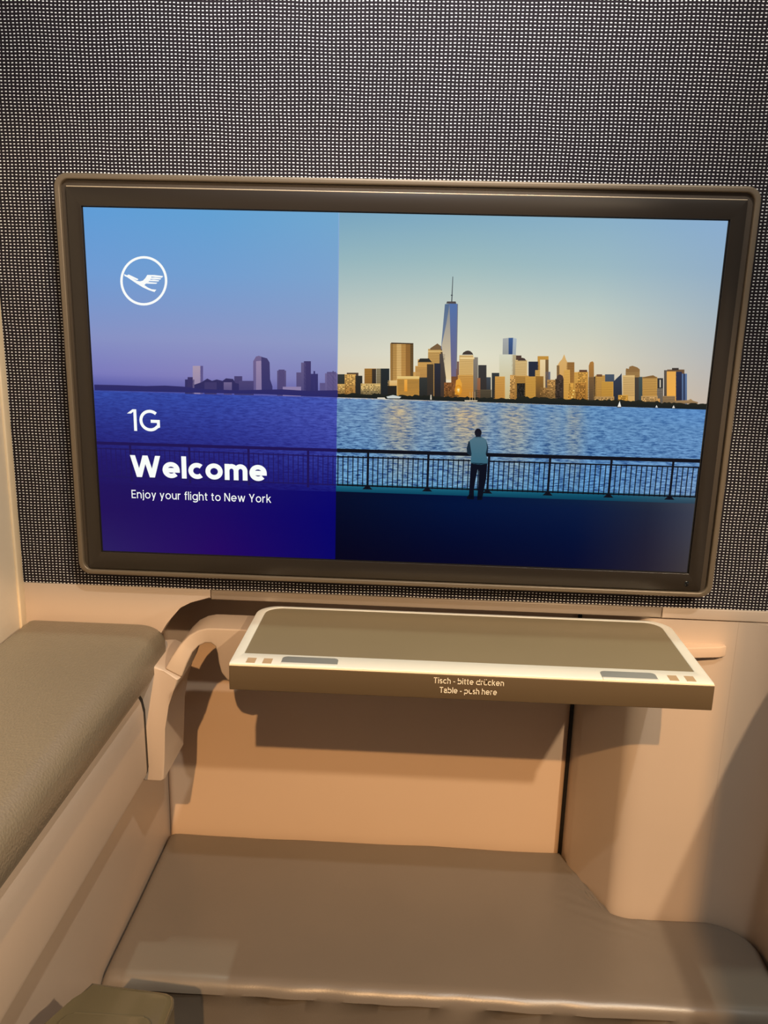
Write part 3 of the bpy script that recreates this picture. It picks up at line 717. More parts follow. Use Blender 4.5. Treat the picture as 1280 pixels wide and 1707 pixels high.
1 13 32 24 94 32 24 94 0 -288.89 -58.56 -287.99 -58.56 -287.99 -88.86 -288.89 -88.86
1 13 32 24 94 32 24 94 0 -284.02 -58.56 -283.12 -58.56 -283.12 -88.86 -284.02 -88.86
1 13 32 24 94 32 24 94 0 -279.16 -58.56 -278.26 -58.56 -278.26 -88.86 -279.16 -88.86
1 13 32 24 94 32 24 94 0 -274.29 -58.56 -273.39 -58.56 -273.39 -88.86 -274.29 -88.86
1 13 32 24 94 32 24 94 0 -269.42 -58.56 -268.52 -58.56 -268.52 -88.86 -269.42 -88.86
1 13 32 24 94 32 24 94 0 -264.56 -58.56 -263.66 -58.56 -263.66 -88.86 -264.56 -88.86
1 14 30 20 84 30 20 84 0 -260.34 -53.23 -258.14 -53.23 -258.14 -91.43 -260.34 -91.43
1 13 32 24 94 32 24 94 0 -254.83 -58.56 -253.93 -58.56 -253.93 -88.86 -254.83 -88.86
1 13 32 24 94 32 24 94 0 -249.96 -58.56 -249.06 -58.56 -249.06 -88.86 -249.96 -88.86
1 13 32 24 94 32 24 94 0 -245.09 -58.56 -244.19 -58.56 -244.19 -88.86 -245.09 -88.86
1 13 32 24 94 32 24 94 0 -240.23 -58.56 -239.33 -58.56 -239.33 -88.86 -240.23 -88.86
1 13 32 24 94 32 24 94 0 -235.36 -58.56 -234.46 -58.56 -234.46 -88.86 -235.36 -88.86
1 13 32 24 94 32 24 94 0 -230.49 -58.56 -229.59 -58.56 -229.59 -88.86 -230.49 -88.86
1 13 32 24 94 32 24 94 0 -225.63 -58.56 -224.73 -58.56 -224.73 -88.86 -225.63 -88.86
1 13 32 24 94 32 24 94 0 -220.76 -58.56 -219.86 -58.56 -219.86 -88.86 -220.76 -88.86
1 13 32 24 94 32 24 94 0 -215.89 -58.56 -214.99 -58.56 -214.99 -88.86 -215.89 -88.86
1 13 32 24 94 32 24 94 0 -211.03 -58.56 -210.13 -58.56 -210.13 -88.86 -211.03 -88.86
1 13 32 24 94 32 24 94 0 -206.16 -58.56 -205.26 -58.56 -205.26 -88.86 -206.16 -88.86
1 14 30 20 84 30 20 84 0 -201.94 -53.23 -199.74 -53.23 -199.74 -91.43 -201.94 -91.43
1 13 32 24 94 32 24 94 0 -196.43 -58.56 -195.53 -58.56 -195.53 -88.86 -196.43 -88.86
1 13 32 24 94 32 24 94 0 -191.56 -58.56 -190.66 -58.56 -190.66 -88.86 -191.56 -88.86
1 13 32 24 94 32 24 94 0 -186.69 -58.56 -185.79 -58.56 -185.79 -88.86 -186.69 -88.86
1 13 32 24 94 32 24 94 0 -181.83 -58.56 -180.93 -58.56 -180.93 -88.86 -181.83 -88.86
1 13 32 24 94 32 24 94 0 -176.96 -58.56 -176.06 -58.56 -176.06 -88.86 -176.96 -88.86
1 13 32 24 94 32 24 94 0 -172.09 -58.56 -171.2 -58.56 -171.2 -88.86 -172.09 -88.86
1 13 32 24 94 32 24 94 0 -167.23 -58.56 -166.33 -58.56 -166.33 -88.86 -167.23 -88.86
1 13 32 24 94 32 24 94 0 -162.36 -58.56 -161.46 -58.56 -161.46 -88.86 -162.36 -88.86
1 13 32 24 94 32 24 94 0 -157.5 -58.56 -156.6 -58.56 -156.6 -88.86 -157.5 -88.86
1 13 32 24 94 32 24 94 0 -152.63 -58.56 -151.73 -58.56 -151.73 -88.86 -152.63 -88.86
1 13 32 24 94 32 24 94 0 -147.76 -58.56 -146.86 -58.56 -146.86 -88.86 -147.76 -88.86
1 14 30 20 84 30 20 84 0 -143.55 -53.23 -141.35 -53.23 -141.35 -91.43 -143.55 -91.43
1 13 32 24 94 32 24 94 0 -138.03 -58.56 -137.13 -58.56 -137.13 -88.86 -138.03 -88.86
1 13 32 24 94 32 24 94 0 -133.16 -58.56 -132.26 -58.56 -132.26 -88.86 -133.16 -88.86
1 13 32 24 94 32 24 94 0 -128.3 -58.56 -127.4 -58.56 -127.4 -88.86 -128.3 -88.86
1 13 32 24 94 32 24 94 0 -123.43 -58.56 -122.53 -58.56 -122.53 -88.86 -123.43 -88.86
1 13 32 24 94 32 24 94 0 -118.56 -58.56 -117.66 -58.56 -117.66 -88.86 -118.56 -88.86
1 13 32 24 94 32 24 94 0 -113.7 -58.56 -112.8 -58.56 -112.8 -88.86 -113.7 -88.86
1 13 32 24 94 32 24 94 0 -108.83 -58.56 -107.93 -58.56 -107.93 -88.86 -108.83 -88.86
1 13 32 24 94 32 24 94 0 -103.96 -58.56 -103.06 -58.56 -103.06 -88.86 -103.96 -88.86
1 13 32 24 94 32 24 94 0 -99.1 -58.56 -98.2 -58.56 -98.2 -88.86 -99.1 -88.86
1 13 32 24 94 32 24 94 0 -94.23 -58.56 -93.33 -58.56 -93.33 -88.86 -94.23 -88.86
1 13 32 24 94 32 24 94 0 -89.36 -58.56 -88.46 -58.56 -88.46 -88.86 -89.36 -88.86
1 14 30 20 84 30 20 84 0 -85.15 -53.23 -82.95 -53.23 -82.95 -91.43 -85.15 -91.43
1 13 32 24 94 32 24 94 0 -79.63 -58.56 -78.73 -58.56 -78.73 -88.86 -79.63 -88.86
1 13 32 24 94 32 24 94 0 -74.76 -58.56 -73.86 -58.56 -73.86 -88.86 -74.76 -88.86
1 13 32 24 94 32 24 94 0 -69.9 -58.56 -69 -58.56 -69 -88.86 -69.9 -88.86
1 13 32 24 94 32 24 94 0 -65.03 -58.56 -64.13 -58.56 -64.13 -88.86 -65.03 -88.86
1 13 32 24 94 32 24 94 0 -60.17 -58.56 -59.27 -58.56 -59.27 -88.86 -60.17 -88.86
1 13 14 16 26 14 16 26 0 -55.37 -58.56 -54.32 -58.56 -54.32 -88.86 -55.37 -88.86
1 13 14 16 26 14 16 26 0 -50.51 -58.56 -49.46 -58.56 -49.46 -88.86 -50.51 -88.86
1 13 14 16 26 14 16 26 0 -45.64 -58.56 -44.59 -58.56 -44.59 -88.86 -45.64 -88.86
1 13 14 16 26 14 16 26 0 -40.77 -58.56 -39.72 -58.56 -39.72 -88.86 -40.77 -88.86
1 13 14 16 26 14 16 26 0 -35.91 -58.56 -34.86 -58.56 -34.86 -88.86 -35.91 -88.86
1 13 14 16 26 14 16 26 0 -31.04 -58.56 -29.99 -58.56 -29.99 -88.86 -31.04 -88.86
1 14 14 16 26 14 16 26 0 -26.75 -53.23 -24.55 -53.23 -24.55 -91.43 -26.75 -91.43
1 14 14 16 26 14 16 26 0 -30.65 -91.43 -20.65 -91.43 -23.65 -88.43 -27.65 -88.43
1 13 14 16 26 14 16 26 0 -21.31 -58.56 -20.26 -58.56 -20.26 -88.86 -21.31 -88.86
1 13 14 16 26 14 16 26 0 -16.44 -58.56 -15.39 -58.56 -15.39 -88.86 -16.44 -88.86
1 13 14 16 26 14 16 26 0 -11.58 -58.56 -10.53 -58.56 -10.53 -88.86 -11.58 -88.86
1 13 14 16 26 14 16 26 0 -6.71 -58.56 -5.66 -58.56 -5.66 -88.86 -6.71 -88.86
1 13 14 16 26 14 16 26 0 -1.84 -58.56 -0.79 -58.56 -0.79 -88.86 -1.84 -88.86
1 13 14 16 26 14 16 26 0 3.02 -58.56 4.07 -58.56 4.07 -88.86 3.02 -88.86
1 13 14 16 26 14 16 26 0 7.89 -58.56 8.94 -58.56 8.94 -88.86 7.89 -88.86
1 13 14 16 26 14 16 26 0 12.76 -58.56 13.81 -58.56 13.81 -88.86 12.76 -88.86
1 13 14 16 26 14 16 26 0 17.62 -58.56 18.67 -58.56 18.67 -88.86 17.62 -88.86
1 13 14 16 26 14 16 26 0 22.49 -58.56 23.54 -58.56 23.54 -88.86 22.49 -88.86
1 13 14 16 26 14 16 26 0 27.36 -58.56 28.41 -58.56 28.41 -88.86 27.36 -88.86
1 14 14 16 26 14 16 26 0 31.65 -53.23 33.85 -53.23 33.85 -91.43 31.65 -91.43
1 14 14 16 26 14 16 26 0 27.75 -91.43 37.75 -91.43 34.75 -88.43 30.75 -88.43
1 13 14 16 26 14 16 26 0 37.09 -58.56 38.14 -58.56 38.14 -88.86 37.09 -88.86
1 13 14 16 26 14 16 26 0 41.96 -58.56 43.01 -58.56 43.01 -88.86 41.96 -88.86
1 13 14 16 26 14 16 26 0 46.82 -58.56 47.87 -58.56 47.87 -88.86 46.82 -88.86
1 13 14 16 26 14 16 26 0 51.69 -58.56 52.74 -58.56 52.74 -88.86 51.69 -88.86
1 13 14 16 26 14 16 26 0 56.56 -58.56 57.61 -58.56 57.61 -88.86 56.56 -88.86
1 13 14 16 26 14 16 26 0 61.42 -58.56 62.47 -58.56 62.47 -88.86 61.42 -88.86
1 13 14 16 26 14 16 26 0 66.29 -58.56 67.34 -58.56 67.34 -88.86 66.29 -88.86
1 13 14 16 26 14 16 26 0 71.16 -58.56 72.21 -58.56 72.21 -88.86 71.16 -88.86
1 13 14 16 26 14 16 26 0 76.02 -58.56 77.07 -58.56 77.07 -88.86 76.02 -88.86
1 13 14 16 26 14 16 26 0 80.89 -58.56 81.94 -58.56 81.94 -88.86 80.89 -88.86
1 13 14 16 26 14 16 26 0 85.75 -58.56 86.8 -58.56 86.8 -88.86 85.75 -88.86
1 14 14 16 26 14 16 26 0 90.05 -53.23 92.25 -53.23 92.25 -91.43 90.05 -91.43
1 14 14 16 26 14 16 26 0 86.15 -91.43 96.15 -91.43 93.15 -88.43 89.15 -88.43
1 13 14 16 26 14 16 26 0 95.49 -58.56 96.54 -58.56 96.54 -88.86 95.49 -88.86
1 13 14 16 26 14 16 26 0 100.35 -58.56 101.4 -58.56 101.4 -88.86 100.35 -88.86
1 13 14 16 26 14 16 26 0 105.22 -58.56 106.27 -58.56 106.27 -88.86 105.22 -88.86
1 13 14 16 26 14 16 26 0 110.09 -58.56 111.14 -58.56 111.14 -88.86 110.09 -88.86
1 13 14 16 26 14 16 26 0 114.95 -58.56 116 -58.56 116 -88.86 114.95 -88.86
1 13 14 16 26 14 16 26 0 119.82 -58.56 120.87 -58.56 120.87 -88.86 119.82 -88.86
1 13 14 16 26 14 16 26 0 124.69 -58.56 125.74 -58.56 125.74 -88.86 124.69 -88.86
1 13 14 16 26 14 16 26 0 129.55 -58.56 130.6 -58.56 130.6 -88.86 129.55 -88.86
1 13 14 16 26 14 16 26 0 134.42 -58.56 135.47 -58.56 135.47 -88.86 134.42 -88.86
1 13 14 16 26 14 16 26 0 139.29 -58.56 140.34 -58.56 140.34 -88.86 139.29 -88.86
1 13 14 16 26 14 16 26 0 144.15 -58.56 145.2 -58.56 145.2 -88.86 144.15 -88.86
1 14 14 16 26 14 16 26 0 148.44 -53.23 150.64 -53.23 150.64 -91.43 148.44 -91.43
1 14 14 16 26 14 16 26 0 144.54 -91.43 154.54 -91.43 151.54 -88.43 147.54 -88.43
1 13 14 16 26 14 16 26 0 153.89 -58.56 154.94 -58.56 154.94 -88.86 153.89 -88.86
1 13 14 16 26 14 16 26 0 158.75 -58.56 159.8 -58.56 159.8 -88.86 158.75 -88.86
1 13 14 16 26 14 16 26 0 163.62 -58.56 164.67 -58.56 164.67 -88.86 163.62 -88.86
1 13 14 16 26 14 16 26 0 168.48 -58.56 169.54 -58.56 169.54 -88.86 168.48 -88.86
1 13 14 16 26 14 16 26 0 173.35 -58.56 174.4 -58.56 174.4 -88.86 173.35 -88.86
1 13 14 16 26 14 16 26 0 178.22 -58.56 179.27 -58.56 179.27 -88.86 178.22 -88.86
1 13 14 16 26 14 16 26 0 183.08 -58.56 184.13 -58.56 184.13 -88.86 183.08 -88.86
1 13 14 16 26 14 16 26 0 187.95 -58.56 189 -58.56 189 -88.86 187.95 -88.86
1 13 14 16 26 14 16 26 0 192.82 -58.56 193.87 -58.56 193.87 -88.86 192.82 -88.86
1 13 14 16 26 14 16 26 0 197.68 -58.56 198.73 -58.56 198.73 -88.86 197.68 -88.86
1 13 14 16 26 14 16 26 0 202.55 -58.56 203.6 -58.56 203.6 -88.86 202.55 -88.86
1 14 14 16 26 14 16 26 0 206.84 -53.23 209.04 -53.23 209.04 -91.43 206.84 -91.43
1 14 14 16 26 14 16 26 0 202.94 -91.43 212.94 -91.43 209.94 -88.43 205.94 -88.43
1 13 14 16 26 14 16 26 0 212.28 -58.56 213.33 -58.56 213.33 -88.86 212.28 -88.86
1 13 14 16 26 14 16 26 0 217.15 -58.56 218.2 -58.56 218.2 -88.86 217.15 -88.86
1 13 14 16 26 14 16 26 0 222.02 -58.56 223.07 -58.56 223.07 -88.86 222.02 -88.86
1 13 14 16 26 14 16 26 0 226.88 -58.56 227.93 -58.56 227.93 -88.86 226.88 -88.86
1 13 14 16 26 14 16 26 0 231.75 -58.56 232.8 -58.56 232.8 -88.86 231.75 -88.86
1 13 14 16 26 14 16 26 0 236.62 -58.56 237.67 -58.56 237.67 -88.86 236.62 -88.86
1 13 14 16 26 14 16 26 0 241.48 -58.56 242.53 -58.56 242.53 -88.86 241.48 -88.86
1 13 14 16 26 14 16 26 0 246.35 -58.56 247.4 -58.56 247.4 -88.86 246.35 -88.86
1 13 14 16 26 14 16 26 0 251.22 -58.56 252.27 -58.56 252.27 -88.86 251.22 -88.86
1 13 14 16 26 14 16 26 0 256.08 -58.56 257.13 -58.56 257.13 -88.86 256.08 -88.86
1 13 14 16 26 14 16 26 0 260.95 -58.56 262 -58.56 262 -88.86 260.95 -88.86
1 14 14 16 26 14 16 26 0 265.24 -53.23 267.44 -53.23 267.44 -91.43 265.24 -91.43
1 14 14 16 26 14 16 26 0 261.34 -91.43 271.34 -91.43 268.34 -88.43 264.34 -88.43
1 13 14 16 26 14 16 26 0 270.68 -58.56 271.73 -58.56 271.73 -88.86 270.68 -88.86
1 13 14 16 26 14 16 26 0 275.55 -58.56 276.6 -58.56 276.6 -88.86 275.55 -88.86
1 13 14 16 26 14 16 26 0 280.41 -58.56 281.46 -58.56 281.46 -88.86 280.41 -88.86
1 13 14 16 26 14 16 26 0 285.28 -58.56 286.33 -58.56 286.33 -88.86 285.28 -88.86
1 13 14 16 26 14 16 26 0 290.15 -58.56 291.2 -58.56 291.2 -88.86 290.15 -88.86
2 16 22 40 55 22 40 55 0 70.82 -40.17 69.08 -47.6 69.81 -52.51 73.18 -55.21 75.03 -53.17 75.26 -44.94
2 16 24 42 58 24 42 58 0 87.57 -39.3 89.72 -46.11 89.52 -51.37 87.18 -53.1 85.11 -44.62
2 17 78 112 128 52 98 118 0 76.29 -36.4 83.05 -36.18 87.53 -38.65 88.59 -46.15 87.63 -52.42 90.27 -59.26 89.77 -61.93 83.68 -63.46 74.19 -62.45 73.41 -59.82 74.04 -52.87 72.76 -46.66 71.45 -39.82
2 17 10 14 28 8 12 26 0 73.82 -61.47 89.75 -61.6 89.55 -75.9 87.66 -89.38 86.72 -96.49 81.79 -96.33 82.08 -82.85 82.04 -69.49 80.94 -67.2 79.45 -76.25 78.09 -88.03 78.53 -96.78 73.59 -96.62 73.59 -83.15
2 17 8 10 24 8 10 24 0 71.59 -96.02 73.43 -93.25 78.41 -94.42 78.58 -97.8 72.33 -97.68
2 17 8 10 24 8 10 24 0 81.69 -94.31 86.27 -94.15 86.8 -97.84 81.9 -98.36
2 18 20 18 26 22 26 38 0 82.67 -32.12 82.5 -33.69 81.84 -35.03 80.78 -35.95 79.51 -36.3 78.2 -36.03 77.05 -35.18 76.25 -33.88 75.92 -32.34 76.1 -30.78 76.76 -29.44 77.81 -28.52 79.09 -28.17 80.39 -28.44 81.53 -29.29 82.33 -30.58
2 17 30 40 52 30 40 52 0 77.28 -33.76 81.79 -33.62 82.62 -37.18 76.82 -37.36
3 20 250 252 250 250 252 250 0 -256.94 106.12 -254.01 104.94 -248.75 102.4 -245.05 100.32 -242.27 99.93 -239.45 100.64 -236.95 102.98 -235.03 105.87 -230.86 105.59 -231.23 104.25 -232.2 102.14 -233.69 100.02 -236.36 98.25 -238.23 96.68 -234.93 94.47 -231.39 93.03 -227.01 92.75 -228.9 90.6 -234.23 92.19 -239.72 94.54 -245.18 97.66 -252.16 102.06 -254.09 103.34 -256.63 104.42
3 20 250 252 250 250 252 250 0 -254.41 105 -252.57 105.84 -243.58 101.88 -244.42 100.91 -245.42 100.96 -249.33 102.69
3 20 250 252 250 250 252 250 0 -235.03 105.87 -228.06 105.92 -220.13 105.2 -220.77 104.12 -221.78 103.64 -231.31 104.44
3 20 250 252 250 250 252 250 0 -232.54 103.54 -227.35 103.78 -222.01 103.03 -222.84 101.99 -232.59 102.33
3 20 250 252 250 250 252 250 0 -233.42 101.55 -229.03 101.84 -223.87 101.2 -224.71 100.23 -233.87 100.4
3 20 250 252 250 250 252 250 0 -236.77 98.12 -234.11 99.55 -225.75 99.07 -226.99 98.09 -230.38 98.01 -234.77 98.02
3 20 250 252 250 250 252 250 0 -216.35 101 -216.65 98.09 -218.9 98.32 -218.62 100.95
3 20 250 252 250 250 252 250 0 -216.65 98.09 -217.33 95.22 -219.51 95.73 -218.9 98.32
3 20 250 252 250 250 252 250 0 -217.33 95.22 -218.37 92.43 -220.44 93.21 -219.51 95.73
3 20 250 252 250 250 252 250 0 -218.37 92.43 -219.76 89.77 -221.69 90.82 -220.44 93.21
3 20 250 252 250 250 252 250 0 -219.76 89.77 -221.48 87.3 -223.23 88.58 -221.69 90.82
3 20 250 252 250 250 252 250 0 -221.48 87.3 -223.49 85.04 -225.04 86.55 -223.23 88.58
3 20 250 252 250 250 252 250 0 -223.49 85.04 -225.76 83.05 -227.08 84.75 -225.04 86.55
3 20 250 252 250 250 252 250 0 -225.76 83.05 -228.26 81.35 -229.33 83.23 -227.08 84.75
3 20 250 252 250 250 252 250 0 -228.26 81.35 -230.94 79.99 -231.73 81.99 -229.33 83.23
3 20 250 252 250 250 252 250 0 -230.94 79.99 -233.75 78.97 -234.25 81.08 -231.73 81.99
3 20 250 252 250 250 252 250 0 -233.75 78.97 -236.65 78.32 -236.85 80.49 -234.25 81.08
3 20 250 252 250 250 252 250 0 -236.65 78.32 -239.58 78.06 -239.48 80.25 -236.85 80.49
3 20 250 252 250 250 252 250 0 -239.58 78.06 -242.5 78.18 -242.1 80.36 -239.48 80.25
3 20 250 252 250 250 252 250 0 -242.5 78.18 -245.35 78.68 -244.66 80.82 -242.1 80.36
3 20 250 252 250 250 252 250 0 -245.35 78.68 -248.08 79.56 -247.11 81.61 -244.66 80.82
3 20 250 252 250 250 252 250 0 -248.08 79.56 -250.65 80.8 -249.41 82.73 -247.11 81.61
3 20 250 252 250 250 252 250 0 -250.65 80.8 -253.01 82.38 -251.53 84.15 -249.41 82.73
3 20 250 252 250 250 252 250 0 -253.01 82.38 -255.11 84.27 -253.42 85.86 -251.53 84.15
3 20 250 252 250 250 252 250 0 -255.11 84.27 -256.94 86.43 -255.05 87.81 -253.42 85.86
3 20 250 252 250 250 252 250 0 -256.94 86.43 -258.44 88.84 -256.4 89.98 -255.05 87.81
3 20 250 252 250 250 252 250 0 -258.44 88.84 -259.6 91.44 -257.44 92.32 -256.4 89.98
3 20 250 252 250 250 252 250 0 -259.6 91.44 -260.4 94.19 -258.16 94.8 -257.44 92.32
3 20 250 252 250 250 252 250 0 -260.4 94.19 -260.82 97.04 -258.54 97.38 -258.16 94.8
3 20 250 252 250 250 252 250 0 -260.82 97.04 -260.86 99.95 -258.57 100 -258.54 97.38
3 20 250 252 250 250 252 250 0 -260.86 99.95 -260.52 102.86 -258.27 102.63 -258.57 100
3 20 250 252 250 250 252 250 0 -260.52 102.86 -259.8 105.73 -257.63 105.22 -258.27 102.63
3 20 250 252 250 250 252 250 0 -259.8 105.73 -258.72 108.5 -256.66 107.72 -257.63 105.22
3 20 250 252 250 250 252 250 0 -258.72 108.5 -257.3 111.13 -255.39 110.09 -256.66 107.72
3 20 250 252 250 250 252 250 0 -257.3 111.13 -255.57 113.57 -253.83 112.3 -255.39 110.09
3 20 250 252 250 250 252 250 0 -255.57 113.57 -253.54 115.79 -252.01 114.3 -253.83 112.3
3 20 250 252 250 250 252 250 0 -253.54 115.79 -251.27 117.74 -249.97 116.06 -252.01 114.3
3 20 250 252 250 250 252 250 0 -251.27 117.74 -248.78 119.39 -247.74 117.56 -249.97 116.06
3 20 250 252 250 250 252 250 0 -248.78 119.39 -246.12 120.72 -245.35 118.76 -247.74 117.56
3 20 250 252 250 250 252 250 0 -246.12 120.72 -243.34 121.71 -242.85 119.65 -245.35 118.76
3 20 250 252 250 250 252 250 0 -243.34 121.71 -240.48 122.33 -240.28 120.22 -242.85 119.65
3 20 250 252 250 250 252 250 0 -240.48 122.33 -237.58 122.59 -237.68 120.44 -240.28 120.22
3 20 250 252 250 250 252 250 0 -237.58 122.59 -234.71 122.46 -235.1 120.33 -237.68 120.44
3 20 250 252 250 250 252 250 0 -234.71 122.46 -231.9 121.96 -232.57 119.88 -235.1 120.33
3 20 250 252 250 250 252 250 0 -231.9 121.96 -229.2 121.1 -230.15 119.1 -232.57 119.88
3 20 250 252 250 250 252 250 0 -229.2 121.1 -226.66 119.89 -227.87 118.01 -230.15 119.1
3 20 250 252 250 250 252 250 0 -226.66 119.89 -224.33 118.35 -225.77 116.61 -227.87 118.01
3 20 250 252 250 250 252 250 0 -224.33 118.35 -222.23 116.5 -223.89 114.94 -225.77 116.61
3 20 250 252 250 250 252 250 0 -222.23 116.5 -220.41 114.37 -222.26 113.02 -223.89 114.94
3 20 250 252 250 250 252 250 0 -220.41 114.37 -218.9 112.01 -220.9 110.89 -222.26 113.02
3 20 250 252 250 250 252 250 0 -218.9 112.01 -217.72 109.45 -219.84 108.57 -220.9 110.89
3 20 250 252 250 250 252 250 0 -217.72 109.45 -216.89 106.73 -219.1 106.12 -219.84 108.57
3 20 250 252 250 250 252 250 0 -216.89 106.73 -216.43 103.89 -218.69 103.56 -219.1 106.12
3 20 250 252 250 250 252 250 0 -216.43 103.89 -216.35 101 -218.62 100.95 -218.69 103.56
"""


class PM:
    """Collects flat picture shapes with vertex colours."""
    def __init__(self):
        self.v, self.f, self.c, self.a = [], [], [], []

    def poly(self, pts, layer, ct, cb, alt=None):
        z0, z1 = min(p[1] for p in pts), max(p[1] for p in pts)
        i0 = len(self.v)
        for x, z in pts:
            x = max(-292.4, min(291.2, x))
            t = 0.5 if z1 - z0 < 1e-6 else (z - z0) / (z1 - z0)
            c = tuple(cb[i] + (ct[i] - cb[i]) * t for i in range(3))
            self.v.append((x / 1000, -0.00003 * layer, z / 1000))
            self.c.append(c)
            self.a.append(alt or c)
        self.f.append(tuple(range(i0, i0 + len(pts))))

    def grid(self, xs, zs, C, A, layer, nx, nz, fn=None):
        """Patch: control colours C[row][col] at xs, zs (top to bottom), sRGB 0-255."""
        def look(Ct, x, z):
            i = max(0, min(len(xs) - 2, next((k for k in range(len(xs) - 1) if x <= xs[k + 1]), len(xs) - 2)))
            j = max(0, min(len(zs) - 2, next((k for k in range(len(zs) - 1) if z >= zs[k + 1]), len(zs) - 2)))
            u = (x - xs[i]) / (xs[i + 1] - xs[i])
            w = (z - zs[j]) / (zs[j + 1] - zs[j])
            return [(Ct[j][i][k] * (1 - u) + Ct[j][i + 1][k] * u) * (1 - w) + (Ct[j + 1][i][k] * (1 - u) + Ct[j + 1][i + 1][k] * u) * w for k in range(3)]
        i0 = len(self.v)
        for b in range(nz + 1):
            for a in range(nx + 1):
                x = xs[0] + (xs[-1] - xs[0]) * a / nx
                z = zs[0] + (zs[-1] - zs[0]) * b / nz
                c = look(C, x, z)
                d = look(A, x, z) if A else c
                if fn:
                    c, d = fn(x, z, c, d)
                self.v.append((x / 1000, -0.00003 * layer, z / 1000))
                self.c.append(rgb(*c))
                self.a.append(rgb(*d))
        for b in range(nz):
            for a in range(nx):
                q = i0 + b * (nx + 1) + a
                self.f.append((q, q + nx + 1, q + nx + 2, q + 1))

    def build(self, name, parent, material):
        me = bpy.data.meshes.new(name)
        me.from_pydata(self.v, [], self.f)
        for nm, data in (('pic', self.c), ('alt', self.a)):
            at = me.attributes.new(nm, 'FLOAT_COLOR', 'POINT')
            at.data.foreach_set('color', [q for c in data for q in (*c, 1.0)])
        me.update()
        return link(name, me, material, parent)


HOR, XD, TOP, BOT, LX, RX = -2.7, -56.5, 164.5, -164.2, -292.4, 291.2
pm = PM()
# sky, left tinted part / right clear part
pm.grid([LX, -175, XD], [TOP, 108, 48, 14, HOR - 1],
        [[(95, 156, 214), (98, 160, 211), (112, 166, 206)], [(110, 155, 211), (114, 158, 208), (124, 162, 205)],
         [(134, 145, 196), (139, 148, 196), (140, 152, 196)], [(122, 122, 188), (132, 128, 186), (126, 128, 184)],
         [(74, 78, 158), (88, 86, 160), (92, 92, 160)]], None, 1, 40, 40)
pm.grid([XD, 60, 180, RX], [TOP, 123, 82, 40, HOR - 1],
        [[(120, 165, 192), (128, 170, 192), (135, 174, 198), (138, 172, 206)], [(150, 182, 190), (156, 186, 190), (154, 184, 194), (146, 174, 198)],
         [(186, 198, 192), (196, 205, 194), (190, 202, 194), (164, 180, 190)], [(212, 210, 194), (224, 222, 200), (216, 210, 188), (182, 182, 180)],
         [(228, 204, 168), (232, 212, 176), (222, 202, 165), (198, 182, 166)]], None, 1, 40, 40)


def gold(x, z, c, d):
    z_n = (HOR - z) / 86.0
    g = 0
    for cx, w, s in ((2, 16, 0.85), (66, 20, 0.95), (112, 16, 0.7), (150, 10, 0.25), (168, 9, 0.5), (30, 12, 0.25)):
        g = max(g, s * math.exp(-((x - cx - 6 * z_n) / w) ** 2))
    g *= max(0, 1.05 - z_n * 0.95) * min(1, 0.45 + z_n * 4)
    gc = (226, 190, 128)
    return [c[k] * (1 - g) + gc[k] * g for k in range(3)], [d[k] * (1 - 0.25 * g) + (150, 130, 110)[k] * 0.25 * g for k in range(3)]


pm.grid([LX, -175, XD], [HOR, -24, -50, -70, -95],
        [[(56, 82, 176), (56, 80, 176), (74, 92, 186)], [(46, 62, 152), (54, 70, 164), (76, 88, 182)], [(38, 42, 130), (44, 52, 144), (62, 72, 168)],
         [(32, 24, 106), (36, 36, 128), (46, 56, 152)], [(30, 18, 96), (30, 20, 104), (24, 28, 124)]],
        [[(44, 62, 148), (44, 60, 148), (56, 68, 156)], [(36, 46, 130), (40, 50, 136), (50, 58, 148)], [(32, 32, 114), (34, 36, 120), (42, 46, 136)],
         [(30, 20, 98), (30, 24, 108), (28, 28, 116)], [(30, 16, 92), (28, 14, 96), (14, 12, 104)]], 1, 60, 30)
pm.grid([XD, 60, 180, RX], [HOR, -24, -46, -66, -92],
        [[(118, 158, 200), (122, 162, 200), (112, 158, 200), (96, 148, 206)], [(126, 164, 200), (130, 166, 200), (116, 160, 200), (110, 156, 204)],
         [(120, 164, 205), (124, 168, 206), (112, 160, 204), (112, 158, 206)], [(124, 176, 218), (120, 174, 218), (106, 164, 216), (128, 170, 214)],
         [(120, 184, 224), (112, 178, 222), (100, 168, 220), (140, 176, 212)]],
        [[(72, 104, 156), (72, 106, 152), (64, 108, 160), (70, 116, 176)], [(62, 96, 146), (62, 96, 142), (54, 96, 148), (62, 106, 160)],
         [(42, 78, 132), (44, 80, 128), (38, 78, 132), (54, 94, 148)], [(26, 66, 128), (24, 64, 124), (24, 64, 126), (48, 84, 138)],
         [(16, 52, 112), (14, 48, 108), (16, 50, 112), (52, 82, 130)]], 1, 110, 44, gold)
# quay ledge, and dark promenade with a cabin reflection painted in at right
pm.grid([XD, 60, 200, RX], [-86.5, -89, -94.6], [[(48, 112, 140), (44, 108, 136), (36, 104, 132), (84, 116, 136)], [(26, 98, 124), (20, 94, 118), (14, 84, 110), (56, 90, 110)],
                                                [(8, 70, 96), (8, 66, 92), (8, 62, 88), (46, 66, 84)]], None, 3, 30, 4)
pm.grid([XD, 60, 180, 250, RX], [-94.6, -104, -130, BOT],
        [[(4, 12, 40), (0, 16, 56), (8, 30, 62), (34, 42, 60), (62, 66, 80)], [(2, 10, 40), (0, 18, 58), (6, 24, 62), (30, 36, 58), (58, 62, 78)],
         [(2, 6, 34), (0, 10, 48), (2, 16, 54), (32, 32, 52), (60, 60, 72)], [(2, 2, 26), (0, 2, 36), (2, 8, 44), (34, 30, 46), (62, 56, 60)]], None, 2, 40, 20)
